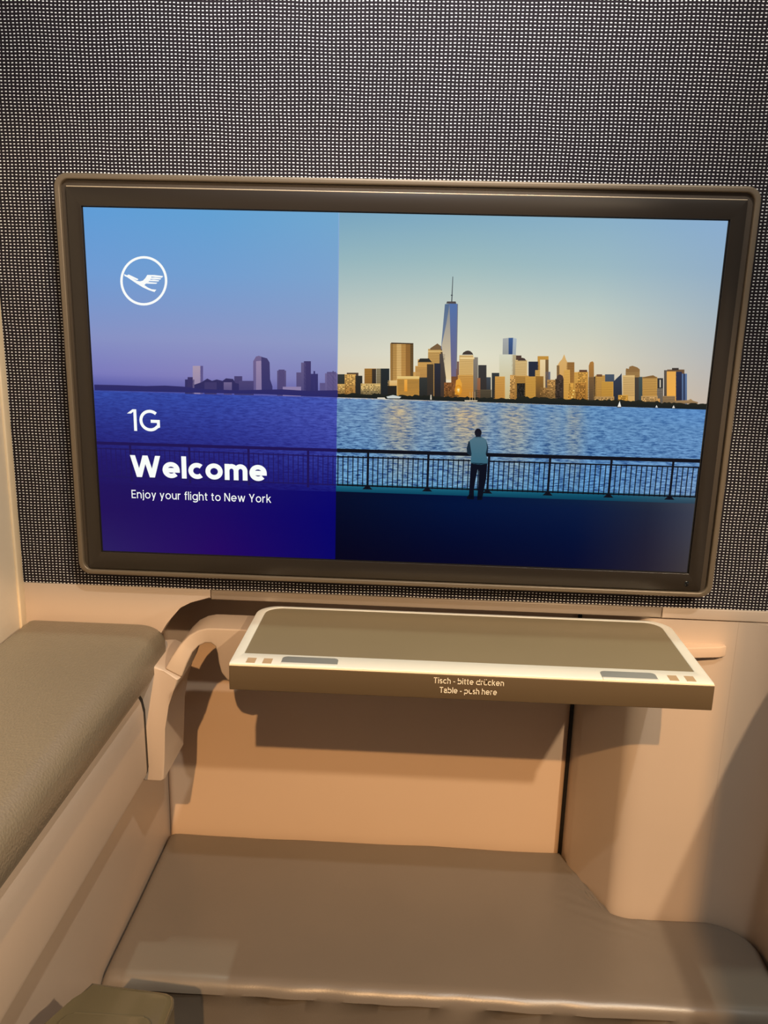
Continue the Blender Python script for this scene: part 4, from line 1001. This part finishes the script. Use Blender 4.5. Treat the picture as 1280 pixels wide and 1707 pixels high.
pm.grid([LX, -175, XD], [-95, -120, BOT],
        [[(30, 16, 92), (26, 14, 96), (8, 6, 106)], [(32, 14, 90), (26, 6, 96), (4, 2, 104)], [(40, 28, 96), (36, 4, 96), (4, 2, 100)]], None, 2, 30, 20)
# bright divider line of the tinted overlay
pm.poly([(XD - .6, TOP), (XD + .2, TOP), (XD + .2, HOR + 4), (XD - .6, HOR + 4)], 3, rgb(132, 172, 214), rgb(140, 150, 200))

screen = pm.build('screen', mon, M['picture'])
screen.location = (0, -0.0003, 0)
groups = {'s': PM(), 'r': PM(), 'p': PM(), 'e': PM()}
rnd = random.Random(11)
for row in PIC.strip().split('\n'):
    d = [float(q) for q in row.split()]
    g, lay, win = 'srpe'[int(d[0])], int(d[1]), int(d[8])
    ct, cb = rgb(*d[2:5]), rgb(*d[5:8])
    P = list(zip(d[9::2], d[10::2]))
    groups[g].poly(P, lay, ct, cb)
    if win and len(P) == 4:
        x0, x1 = P[0][0], P[1][0]
        z1, z0 = P[0][1], P[2][1]
        nz = int((z1 - z0) / 1.5)
        for j in range(nz):
            z = z1 - 0.9 - j * 1.5
            if win == 1:
                m_ = 0.86
                groups[g].poly([(x0, z), (x1, z), (x1, z - .45), (x0, z - .45)], lay + .3, tuple(q * .66 for q in ct), tuple(q * .6 for q in cb))
            else:
                x = x0 + .5
                while x < x1 - .9:
                    r = rnd.random()
                    k = 0.32 if r < .45 else (1.0 if r < .7 else 1.55)
                    if k != 1.0:
                        c = tuple(min(1, q * k) for q in (ct if j < nz / 2 else cb))
                        groups[g].poly([(x, z), (x + .85, z), (x + .85, z - .85), (x, z - .85)], lay + .3, c, c)
                    x += 1.15
for k, nm in (('s', 'skyline_picture'), ('r', 'railing_picture'), ('p', 'leaning_figure_picture'), ('e', 'crane_emblem')):
    o = groups[k].build(nm, screen, M['picture'])


def arc(cx, cy, rx, ry, a0, a1, n=20):
    return [(cx + rx * math.cos(math.radians(a0 + (a1 - a0) * i / n)), cy + ry * math.sin(math.radians(a0 + (a1 - a0) * i / n))) for i in range(n + 1)]


def glyph(ch, w):
    """Geometric sans letters, cap height 1: returns (strokes, slanted bars, dots, width)."""
    k = w / 2
    X = 0.74
    S, D, dots = [], [], []
    ow = 0.66 + 0.45 * w
    nw = 0.54 + 0.55 * w
    o = arc(ow / 2, X / 2, ow / 2 - k, X / 2 - k, 0, 360, 32)
    stem = lambda x, y0, y1: S.append([(x, y0), (x, y1)])

    def arch(x0, x1, y0=0.0):
        r = (x1 - x0) / 2
        ry = min(r * 1.05, X - k - 0.02)
        S.append(arc((x0 + x1) / 2, X - k - ry, r, ry, 180, 0) + [(x1, y0)])
    W_ = 0.4
    if ch == ' ':
        return S, D, dots, 0.20
    if ch == '-':
        S.append([(0.0, 0.38), (0.32, 0.38)])
        W_ = 0.32
    elif ch == '1':
        stem(0.30, 0, 1)
        D.append((0.30 - k * .2, 1, 0.02, 0.80, w * 1.3))
        W_ = 0.30 + k
    elif ch == 'G':
        W_ = 0.96
        c = arc(0.50, 0.5, 0.50 - k, 0.5 - k, 48, 318, 36)
        S.append(c + [(W_ - k, 0.24), (W_ - k, 0.47), (0.53, 0.47)])
    elif ch == 'W':
        q = w * 1.06
        W_ = 1.22 + w * .5
        xs = [q / 2, W_ * .285, W_ * .5, W_ * .715, W_ - q / 2]
        for i in range(4):
            D.append((xs[i], 1 if i % 2 == 0 else 0, xs[i + 1], 0 if i % 2 == 0 else 1, q))
    elif ch == 'w':
        q = w * 1.04
        W_ = 0.92 + w * .5
        xs = [q / 2, W_ * .285, W_ * .5, W_ * .715, W_ - q / 2]
        for i in range(4):
            D.append((xs[i], X if i % 2 == 0 else 0, xs[i + 1], 0 if i % 2 == 0 else X, q))
    elif ch == 'E':
        W_ = 0.56
        stem(k, 0, 1)
        for y in (k, 0.51, 1 - k):
            S.append([(k, y), (W_ - (0.03 if y == 0.51 else 0), y)])
    elif ch == 'N':
        W_ = 0.74
        stem(k, 0, 1)
        stem(W_ - k, 0, 1)
        D.append((k + w * .1, 1, W_ - k - w * .1, 0, w * 1.2))
    elif ch == 'Y':
        W_ = 0.74
        stem(W_ / 2, 0, 0.45)
        D.append((w * .6, 1, W_ / 2, 0.40, w * 1.2))
        D.append((W_ - w * .6, 1, W_ / 2, 0.40, w * 1.2))
    elif ch == 'T':
        W_ = 0.68
        S.append([(0, 1 - k), (W_, 1 - k)])
        stem(W_ / 2, 0, 1 - k)
    elif ch == 'o':
        S.append(o)
        W_ = ow
    elif ch == 'e':
        S.append([(k * .9, X * .49), (ow - k, X * .49)] + arc(ow / 2, X / 2, ow / 2 - k, X / 2 - k, 0, 318, 32))
        W_ = ow
    elif ch == 'c':
        S.append(arc(ow / 2, X / 2, ow / 2 - k, X / 2 - k, 48, 312, 30))
        W_ = ow * .88
    elif ch == 'a':
        aw = 0.56 + .4 * w
        S.append([(k * .6, X * .74)] + arc(aw / 2 - .01, X * .68, aw / 2 - k, X * .32 - k, 150, 0, 14) + [(aw - k, 0)])
        S.append([(aw - k, X * .57), (aw / 2, X * .57)] + arc(aw * .42, X * .285, aw * .42 - k, X * .285 - k * .6, 90, 270, 14) + arc(aw * .5, X * .40, aw * .5 - k, X * .40 - k, 275, 350, 6))
        W_ = aw
    elif ch in 'bp':
        S.append(o)
        stem(k, 0 if ch == 'b' else -0.24, 1.02 if ch == 'b' else X)
        W_ = ow
    elif ch == 'd':
        S.append(o)
        stem(ow - k, 0, 1.02)
        W_ = ow
    elif ch == 'g':
        S.append(o)
        S.append([(ow - k, X), (ow - k, -0.03)] + arc(ow / 2, -0.03, ow / 2 - k, 0.24 - k, 0, -150, 16))
        W_ = ow
    elif ch in 'nh':
        stem(k, 0, X if ch == 'n' else 1.02)
        arch(k, nw - k)
        W_ = nw
    elif ch == 'm':
        stem(k, 0, X)
        a = nw * .92 - w
        arch(k, k + a)
        arch(k + a, k + 2 * a)
        W_ = 2 * a + w
    elif ch == 'r':
        stem(k, 0, X)
        S.append(arc(k + 0.24, X - k - 0.25, 0.24, 0.25, 180, 75, 12))
        W_ = 0.36 + k * .5
    elif ch in 'u\u00fc':
        r = (nw - w) / 2
        S.append([(k, X)] + arc(nw / 2, k + r * 1.05, r, r * 1.05, 180, 360) + [(nw - k, X)])
        stem(nw - k, 0, X)
        if ch != 'u':
            dots += [(nw * .25, 0.97), (nw * .75, 0.97)]
        W_ = nw
    elif ch == 'l':
        stem(k, 0, 1.02)
        W_ = w
    elif ch == 'i':
        stem(k + w * .1, 0, X)
        dots.append((k + w * .1, 0.95))
        W_ = w * 1.2
    elif ch == 'j':
        S.append([(0.10, X), (0.10, -0.08)] + arc(-0.02, -0.08, 0.12, 0.16 - k, 0, -90, 8))
        dots.append((0.10, 0.95))
        W_ = 0.10 + k
    elif ch == 't':
        S.append([(0.16, 0.93), (0.16, 0.18)] + arc(0.16 + 0.16, 0.16, 0.16, 0.16 - k, 180, 275, 10))
        S.append([(0, X - k), (0.36, X - k)])
        W_ = 0.37
    elif ch == 'f':
        S.append([(0.16, 0), (0.16, 0.84)] + arc(0.16 + 0.15, 0.84, 0.15, 0.18 - k, 180, 80, 10))
        S.append([(0, X - k), (0.36, X - k)])
        W_ = 0.34
    elif ch == 'k':
        stem(k, 0, 1.02)
        D.append((w * .8, 0.30, 0.50, X, w * 1.3))
        D.append((0.26, 0.44, 0.54, 0, w * 1.2))
        W_ = 0.58
    elif ch == 'y':
        W_ = 0.60
        D.append((w * .55, X, W_ / 2, 0.04, w * 1.08))
        D.append((W_ - w * .55, X, 0.17, -0.24, w * 1.08))
    elif ch == 's':
        a, q = 0.25, (X - w) / 4
        S.append(arc(a, X - k - q, a - k, q, 35, 270, 16) + arc(a, k + q, a - k + .01, q, 90, -145, 16)[1:])
        W_ = 2 * a
    return S, D, dots, W_


def text_mesh(name, body, x0, x1, z_top, z_base, y, material, parent, w=0.13, gap=0.12):
    """Lettering drawn from stroked letters upright in the XZ plane, fitted to x0..x1 and z_base..z_top (cap height)."""
    bm = bmesh.new()
    polys = []
    cur = 0.0
    for ch in body:
        S, D, dots, W_ = glyph(ch, w)
        for st in S:
            closed = len(st) > 8 and abs(st[0][0] - st[-1][0]) < 1e-5 and abs(st[0][1] - st[-1][1]) < 1e-5
            n = len(st)
            left, right = [], []
            for i, p in enumerate(st):
                a = st[i - 1] if i > 0 else (st[-2] if closed else None)
                b = st[i + 1] if i < n - 1 else (st[1] if closed else None)
                d0 = (Vector(p) - Vector(a)).normalized() if a else None
                d1 = (Vector(b) - Vector(p)).normalized() if b else None
                d0, d1 = d0 or d1, d1 or d0
                m = (Vector((-d0.y, d0.x)) + Vector((-d1.y, d1.x)))
                m = m.normalized() if m.length > 1e-6 else Vector((-d0.y, d0.x))
                s = (w / 2) / max(0.5, m.dot(Vector((-d0.y, d0.x))))
                left.append((p[0] + cur + m.x * s, p[1] + m.y * s))
                right.append((p[0] + cur - m.x * s, p[1] - m.y * s))
            for i in range(n - 1):
                polys.append([left[i], left[i + 1], right[i + 1], right[i]])
        for (ax, ay, bx, by, q) in D:
            h = q / 2
            polys.append([(cur + ax - h, ay), (cur + ax + h, ay), (cur + bx + h, by), (cur + bx - h, by)])
        for (dx, dy) in dots:
            polys.append([(cur + dx + w * .58 * math.cos(t * math.pi / 6), dy + w * .58 * math.sin(t * math.pi / 6)) for t in range(12)])
        cur += W_ + gap
    xs = [p[0] for P in polys for p in P]
    mn, mx = min(xs), max(xs)
    sx, sz = (x1 - x0) / (mx - mn), z_top - z_base
    for P in polys:
        f = bm.faces.new([bm.verts.new((x0 + (p[0] - mn) * sx, y, z_base + p[1] * sz)) for p in P])
        f.normal_update()
        if f.normal.y > 0:
            f.normal_flip()
    me = bpy.data.meshes.new(name)
    bm.to_mesh(me)
    bm.free()
    return link(name, me, material, parent)


text_mesh('seat_number', '1G', -0.2606, -0.2287, -0.0199, -0.0409, -0.0007, M['white'], screen, 0.140, 0.13)
text_mesh('welcome_text', 'Welcome', -0.2598, -0.1247, -0.0650, -0.0867, -0.0007, M['white'], screen, 0.210, 0.085)
text_mesh('flight_text', 'Enjoy your flight to New York', -0.2600, -0.1205, -0.1000, -0.1083, -0.0007, M['white'], screen, 0.120, 0.145)

# ------------------------------------------------------------------ tray table
TT = -0.2224
table = empty('tray_table', (0.074, -0.07, -0.247), 'pull-out tray table with silver rim and olive top below the monitor', 'table')
parts = []
outer = rrect(-0.1362, 0.2845, -0.1430, 0.0030, (0.0010, 0.0010, 0.022, 0.022), 8)
inner = rrect(-0.1275, 0.2745, -0.1195, -0.0015, (0.0012, 0.0012, 0.017, 0.017), 8)
parts.append(ring('rim', outer, inner, TT, TT - 0.006, M['silver'], None, 0.0008, 2, axis='z'))
parts.append(extrude('tabletop', rrect(-0.1274, 0.2744, -0.1194, -0.0016, (0.0012, 0.0012, 0.017, 0.017), 8), 'z', TT - 0.006, TT - 0.0006, M['inlay']))
parts.append(extrude('underside', rrect(-0.1340, 0.2825, -0.1395, 0.0030, (0.001, 0.001, 0.022, 0.022), 8), 'z', -0.2445, TT - 0.0062, M['fascia']))
parts.append(box('fascia', -0.1362, 0.2848, -0.1440, -0.1396, -0.2473, TT - 0.0020, M['fascia'], bev=0.0008))
fascia = parts[-1]
parts.append(box('front_highlight_strip', -0.1358, 0.2844, -0.1446, -0.1425, TT - 0.0019, TT - 0.0006, M['cream_edge'], bev=0.0004))  # cream strip painted in as the highlight on the rim's front edge
for x0, x1, y0, y1 in ((-0.0912, -0.0413, -0.1375, -0.1245), (0.1895, 0.2375, -0.1400, -0.1270)):
    parts.append(extrude('rubber_pad', rrect(x0, x1, y0, y1, (0.0005, 0.0005, 0.004, 0.004), 6), 'z', TT - 0.001, TT + 0.0004, M['pad'], bev=0.0002))
    parts.append(box('pad_lip', x0, x1, y0 - 0.0040, y0 + 0.0003, TT - 0.001, TT + 0.0006, M['silver'], bev=0.0003))
for x0 in (-0.1220, -0.1075, 0.2475, 0.2620):
    parts.append(box('catch', x0, x0 + 0.0080, -0.1405, -0.1300, TT - 0.001, TT + 0.0002, M['slot']))
adopt(table, *parts)
for o, nm in zip(parts, ()):
    pass
t1 = text_mesh('lettering', 'Tisch - bitte drücken', 0.0437, 0.1046, -0.2270, -0.2325, -0.1443, M['print'], None, 0.125, 0.15)
t2 = text_mesh('lettering', 'Table - push here', 0.0492, 0.0990, -0.2358, -0.2413, -0.1443, M['print'], None, 0.125, 0.15)
for t in (t1, t2):
    t.data.transform(Matrix.Translation(-Vector(table.location)))
    t.parent = fascia
    t['label'] = 'cream printed words on the front edge'

# ------------------------------------------------------------------ curved arm that carries the table on the left
arm = empty('table_arm', (-0.19, -0.03, -0.27), 'curved beige arm arching from console post to left side of tray table', 'support arm')


def loft(name, rows, material, bev=0.004):
    """rows: list of (outer_xz, inner_xz, y_front, y_back); a bent bar of rectangular section."""
    bm = bmesh.new()
    R_ = []
    for (o, i, yf, yb) in rows:
        R_.append([bm.verts.new((o[0], yf, o[1])), bm.verts.new((i[0], yf, i[1])), bm.verts.new((i[0], yb, i[1])), bm.verts.new((o[0], yb, o[1]))])
    for a, b in zip(R_, R_[1:]):
        for k in range(4):
            bm.faces.new((a[k], a[(k + 1) % 4], b[(k + 1) % 4], b[k]))
    bm.faces.new(R_[0])
    bm.faces.new(list(reversed(R_[-1])))
    bmesh.ops.recalc_face_normals(bm, faces=bm.faces)
    e = [e for e in bm.edges if len(e.link_faces) == 2 and e.calc_face_angle(0) > math.radians(50)]
    bmesh.ops.bevel(bm, geom=e, offset=bev, segments=4, profile=0.5, affect='EDGES', clamp_overlap=True)
    return from_bm(name, bm, material, None, True)


rows = [((-0.2215, -0.2715), (-0.2050, -0.2800), -0.056, 0.000),
        ((-0.2155, -0.2600), (-0.2005, -0.2670), -0.050, 0.003),
        ((-0.2090, -0.2500), (-0.1965, -0.2580), -0.044, 0.005),
        ((-0.2010, -0.2420), (-0.1915, -0.2530), -0.039, 0.006),
        ((-0.1920, -0.2372), (-0.1850, -0.2505), -0.036, 0.006),
        ((-0.1830, -0.2352), (-0.1800, -0.2510), -0.035, 0.006),
        ((-0.1740, -0.2350), (-0.1755, -0.2545), -0.035, 0.006),
        ((-0.1640, -0.2350), (-0.1735, -0.2620), -0.035, 0.006),
        ((-0.1500, -0.2350), (-0.1725, -0.2720), -0.035, 0.006),
        ((-0.1360, -0.2350), (-0.1700, -0.2830), -0.035, 0.006),
        ((-0.1200, -0.2352), (-0.1640, -0.2910), -0.035, 0.006),
        ((-0.1050, -0.2450), (-0.1520, -0.2940), -0.035, 0.006),
        ((-0.1030, -0.2520), (-0.1350, -0.2900), -0.035, 0.006)]
adopt(arm, loft('arm_body', rows, M['arm'], 0.0016))

# ------------------------------------------------------------------ left console
con = empty('side_console', (-0.30, -0.45, -0.95), 'beige side console with taupe leather cushion top left of the footwell', 'console')
cp = []
bm = box_bm(-0.3845, -0.2310, -1.15, -0.004, -0.284, -0.2395, 0.0)
bmesh.ops.subdivide_edges(bm, edges=bm.edges, cuts=1)
bm.free()
bm = bmesh.new()
plan = rrect(-0.3845, -0.2310, -1.15, -0.0035, (0.004, 0.004, 0.020, 0.004), 8)
cen = Vector((-0.308, -0.5))
rings = []
prof = [(0.010, -0.2850), (0.003, -0.2820), (0.0, -0.2755), (0.0, -0.2660)]
for i in range(1, 9):
    t = math.pi / 2 * i / 8
    prof.append((0.019 * (1 - math.cos(t)), -0.2610 + 0.0205 * math.sin(t)))
prof += [(0.030, -0.2398), (0.045, -0.2395)]


def inset(p, d):
    x0, x1, y0, y1 = -0.3845, -0.2310, -1.15, -0.0035
    sx = (x1 - x0 - 2 * d) / (x1 - x0)
    sy = (y1 - y0 - 2 * d) / (y1 - y0)
    return ((x0 + x1) / 2 + (p[0] - (x0 + x1) / 2) * sx, (y0 + y1) / 2 + (p[1] - (y0 + y1) / 2) * sy)


for d, z in prof:
    rings.append([bm.verts.new((*inset(p, d), z)) for p in plan])
n = len(plan)
for a, b in zip(rings, rings[1:]):
    for i in range(n):
        bm.faces.new((a[i], a[(i + 1) % n], b[(i + 1) % n], b[i]))
bm.faces.new(rings[-1])
bm.faces.new(list(reversed(rings[0])))
cp.append(from_bm('leather_cushion', bm, M['leather'], None, True))
SEAM = -0.060
panel = [(-0.2700, -0.2800), (-0.2600, -0.2820), (-0.2530, -0.2870), (-0.2470, -0.2945), (-0.2430, -0.3030), (-0.2410, -0.3140), (-0.2402, -0.3780), (-0.2412, -0.3835), (-0.2450, -0.3850), (-0.2770, -0.3850), (-0.2770, -0.2860)]
cp.append(extrude('side_panel', panel, 'y', -1.15, SEAM - 0.0085, M['beige']))
sp = [(x + (0.0006 if x > -0.27 else 0), z - 0.0004) for x, z in panel]
cp.append(extrude('panel_seam', [(x - 0.0010, z - 0.0008) for x, z in panel], 'y', SEAM - 0.0085, SEAM, M['black']))
# end post behind the seam: follows the panel outline, flares to meet the arm, ends lower
post = [(-0.2770, -0.2720), (-0.2300, -0.2680), (-0.2215, -0.2720), (-0.2060, -0.2800), (-0.2130, -0.2950), (-0.2180, -0.3100), (-0.2225, -0.3350), (-0.2245, -0.3700), (-0.2255, -0.3925), (-0.2290, -0.3955), (-0.2460, -0.3955), (-0.2480, -0.3950), (-0.2480, -0.3880), (-0.2770, -0.3880)]
cp.append(extrude('end_post', post, 'y', SEAM, 0.012, M['beige'], bev=0.002, seg=3))
cp.append(box('lower_panel', -0.3845, -0.2780, -1.15, 0.1300, -0.95, -0.2860, M['beige'], bev=0.002))
adopt(con, *cp)

# ------------------------------------------------------------------ footrest ottoman
OT = -0.572
ott = empty('footrest_ottoman', (0.06, 0.0, -0.95), 'wide taupe leather footrest cushion filling the footwell floor', 'footrest')


def yback(x):
    if x < 0.2165:
        return 0.1075
    if x < 0.2545:
        return 0.1075 + (0.0105 - 0.1075) * ((x - 0.2165) / 0.0380) ** 0.92 if x > 0.2165 else 0.1075
    if x < 0.284:
        t = (x - 0.2545) / 0.0295
        return 0.0105 * (1 - t) ** 2 - 0.0030
    if x < 0.354:
        return -0.0030
    t = min(1, (x - 0.354) / 0.053)
    return -0.0030 - 0.058 * (1 - math.sqrt(max(0, 1 - t * t)))


bm = bmesh.new()
nx = 150
X0, X1, YF = -0.2772, 0.4085, -0.1330
grid = []
for i in range(nx + 1):
    x = X0 + (X1 - X0) * i / nx
    yb = yback(x)
    pts = []
    for k in range(22):                              # front drape, floor to top edge
        z = -0.949 + (OT - 0.016 + 0.949) * k / 21
        pts.append((YF, z, 'f'))
    for k in range(1, 8):                            # front round-over
        t = math.pi / 2 * k / 8
        pts.append((YF + 0.016 * (1 - math.cos(t)), OT - 0.016 + 0.016 * math.sin(t), 't'))
    yb0 = yb - 0.008
    for k in range(34):
        t = k / 33
        pts.append((YF + 0.016 + (yb0 - YF - 0.016) * t, OT, 't'))
    for k in range(1, 6):
        t = math.pi / 2 * k / 5
        pts.append((yb0 + 0.008 * math.sin(t), OT - 0.008 * (1 - math.cos(t)), 't'))
    pts.append((yb, -0.949, 'b'))
    col = []
    for (y, z, kind) in pts:
        ex = min(x - X0, X1 - x)
        dz = -0.010 * (1 - math.sqrt(max(0, 1 - (1 - min(1, ex / 0.012)) ** 2))) if ex < 0.012 and kind == 't' else 0
        if kind == 't':
            d = noise.noise(Vector((x * 9, y * 9, 0))) * 0.0016 + noise.noise(Vector((x * 26, y * 26, 3))) * 0.0004
            dist = math.hypot(x - 0.245, y - 0.03)
            w = math.exp(-(dist / 0.045) ** 2)
            ang = x * 0.45 + y * 1.0
            d += 0.0016 * w * math.sin(ang * 420 + 3 * noise.noise(Vector((x * 30, y * 30, 7))))
            z += d + dz
            fr = max(0, 1 - (y - YF) / 0.02)
            y += -0.0015 * fr * noise.noise(Vector((x * 30, 0, 5)))
        elif kind == 'f':
            f = min(1, (OT - z) / 0.03)
            y += f * (0.006 * math.sin((x * 55 + (OT - z) * 28) + 2.5 * noise.noise(Vector((x * 8, z * 8, 2)))) * (0.4 + 0.6 * noise.noise(Vector((x * 5, 0, 9))) ** 2 * 3) + 0.006)
        col.append(bm.verts.new((x, y, z)))
    grid.append(col)
m_ = len(grid[0])
for i in range(nx):
    for k in range(m_ - 1):
        bm.faces.new((grid[i][k], grid[i + 1][k], grid[i + 1][k + 1], grid[i][k + 1]))
bm.faces.new(grid[0])
bm.faces.new(list(reversed(grid[-1])))
adopt(ott, from_bm('leather_cover', bm, M['ottoman'], None, True))

# ------------------------------------------------------------------ small support ledge on the column and armrest end
led = extrude('support_ledge', [(0.285, 0.004), (0.345, 0.004), (0.345, -0.004), (0.338, -0.008), (0.285, -0.016)], 'z', -0.2555, -0.2440, M['beige_warm'], bev=0.001)
led['label'] = 'small beige ledge jutting from the column beside the table right end'
led['category'] = 'ledge'

rest = empty('armrest', (-0.20, -0.33, -0.95), 'glossy olive leather armrest end at lower left beside the footrest', 'armrest')
ap = [extrude('armrest_body', [(-0.2255, -0.2630), (-0.2330, -0.2830), (-0.2420, -0.3020), (-0.2730, -0.36), (-0.2730, -0.62), (-0.1600, -0.62), (-0.1540, -0.2790), (-0.1560, -0.2720), (-0.1620, -0.2690)],
              'z', -0.95, -0.4490, M['olive'], bev=0.006, seg=5),
      extrude('armrest_lid', rrect(-0.2320, -0.1630, -0.62, -0.2990, (0.004, 0.004, 0.008, 0.008), 6), 'z', -0.4600, -0.4450, M['olive'], bev=0.0018, seg=4)]
adopt(rest, *ap)
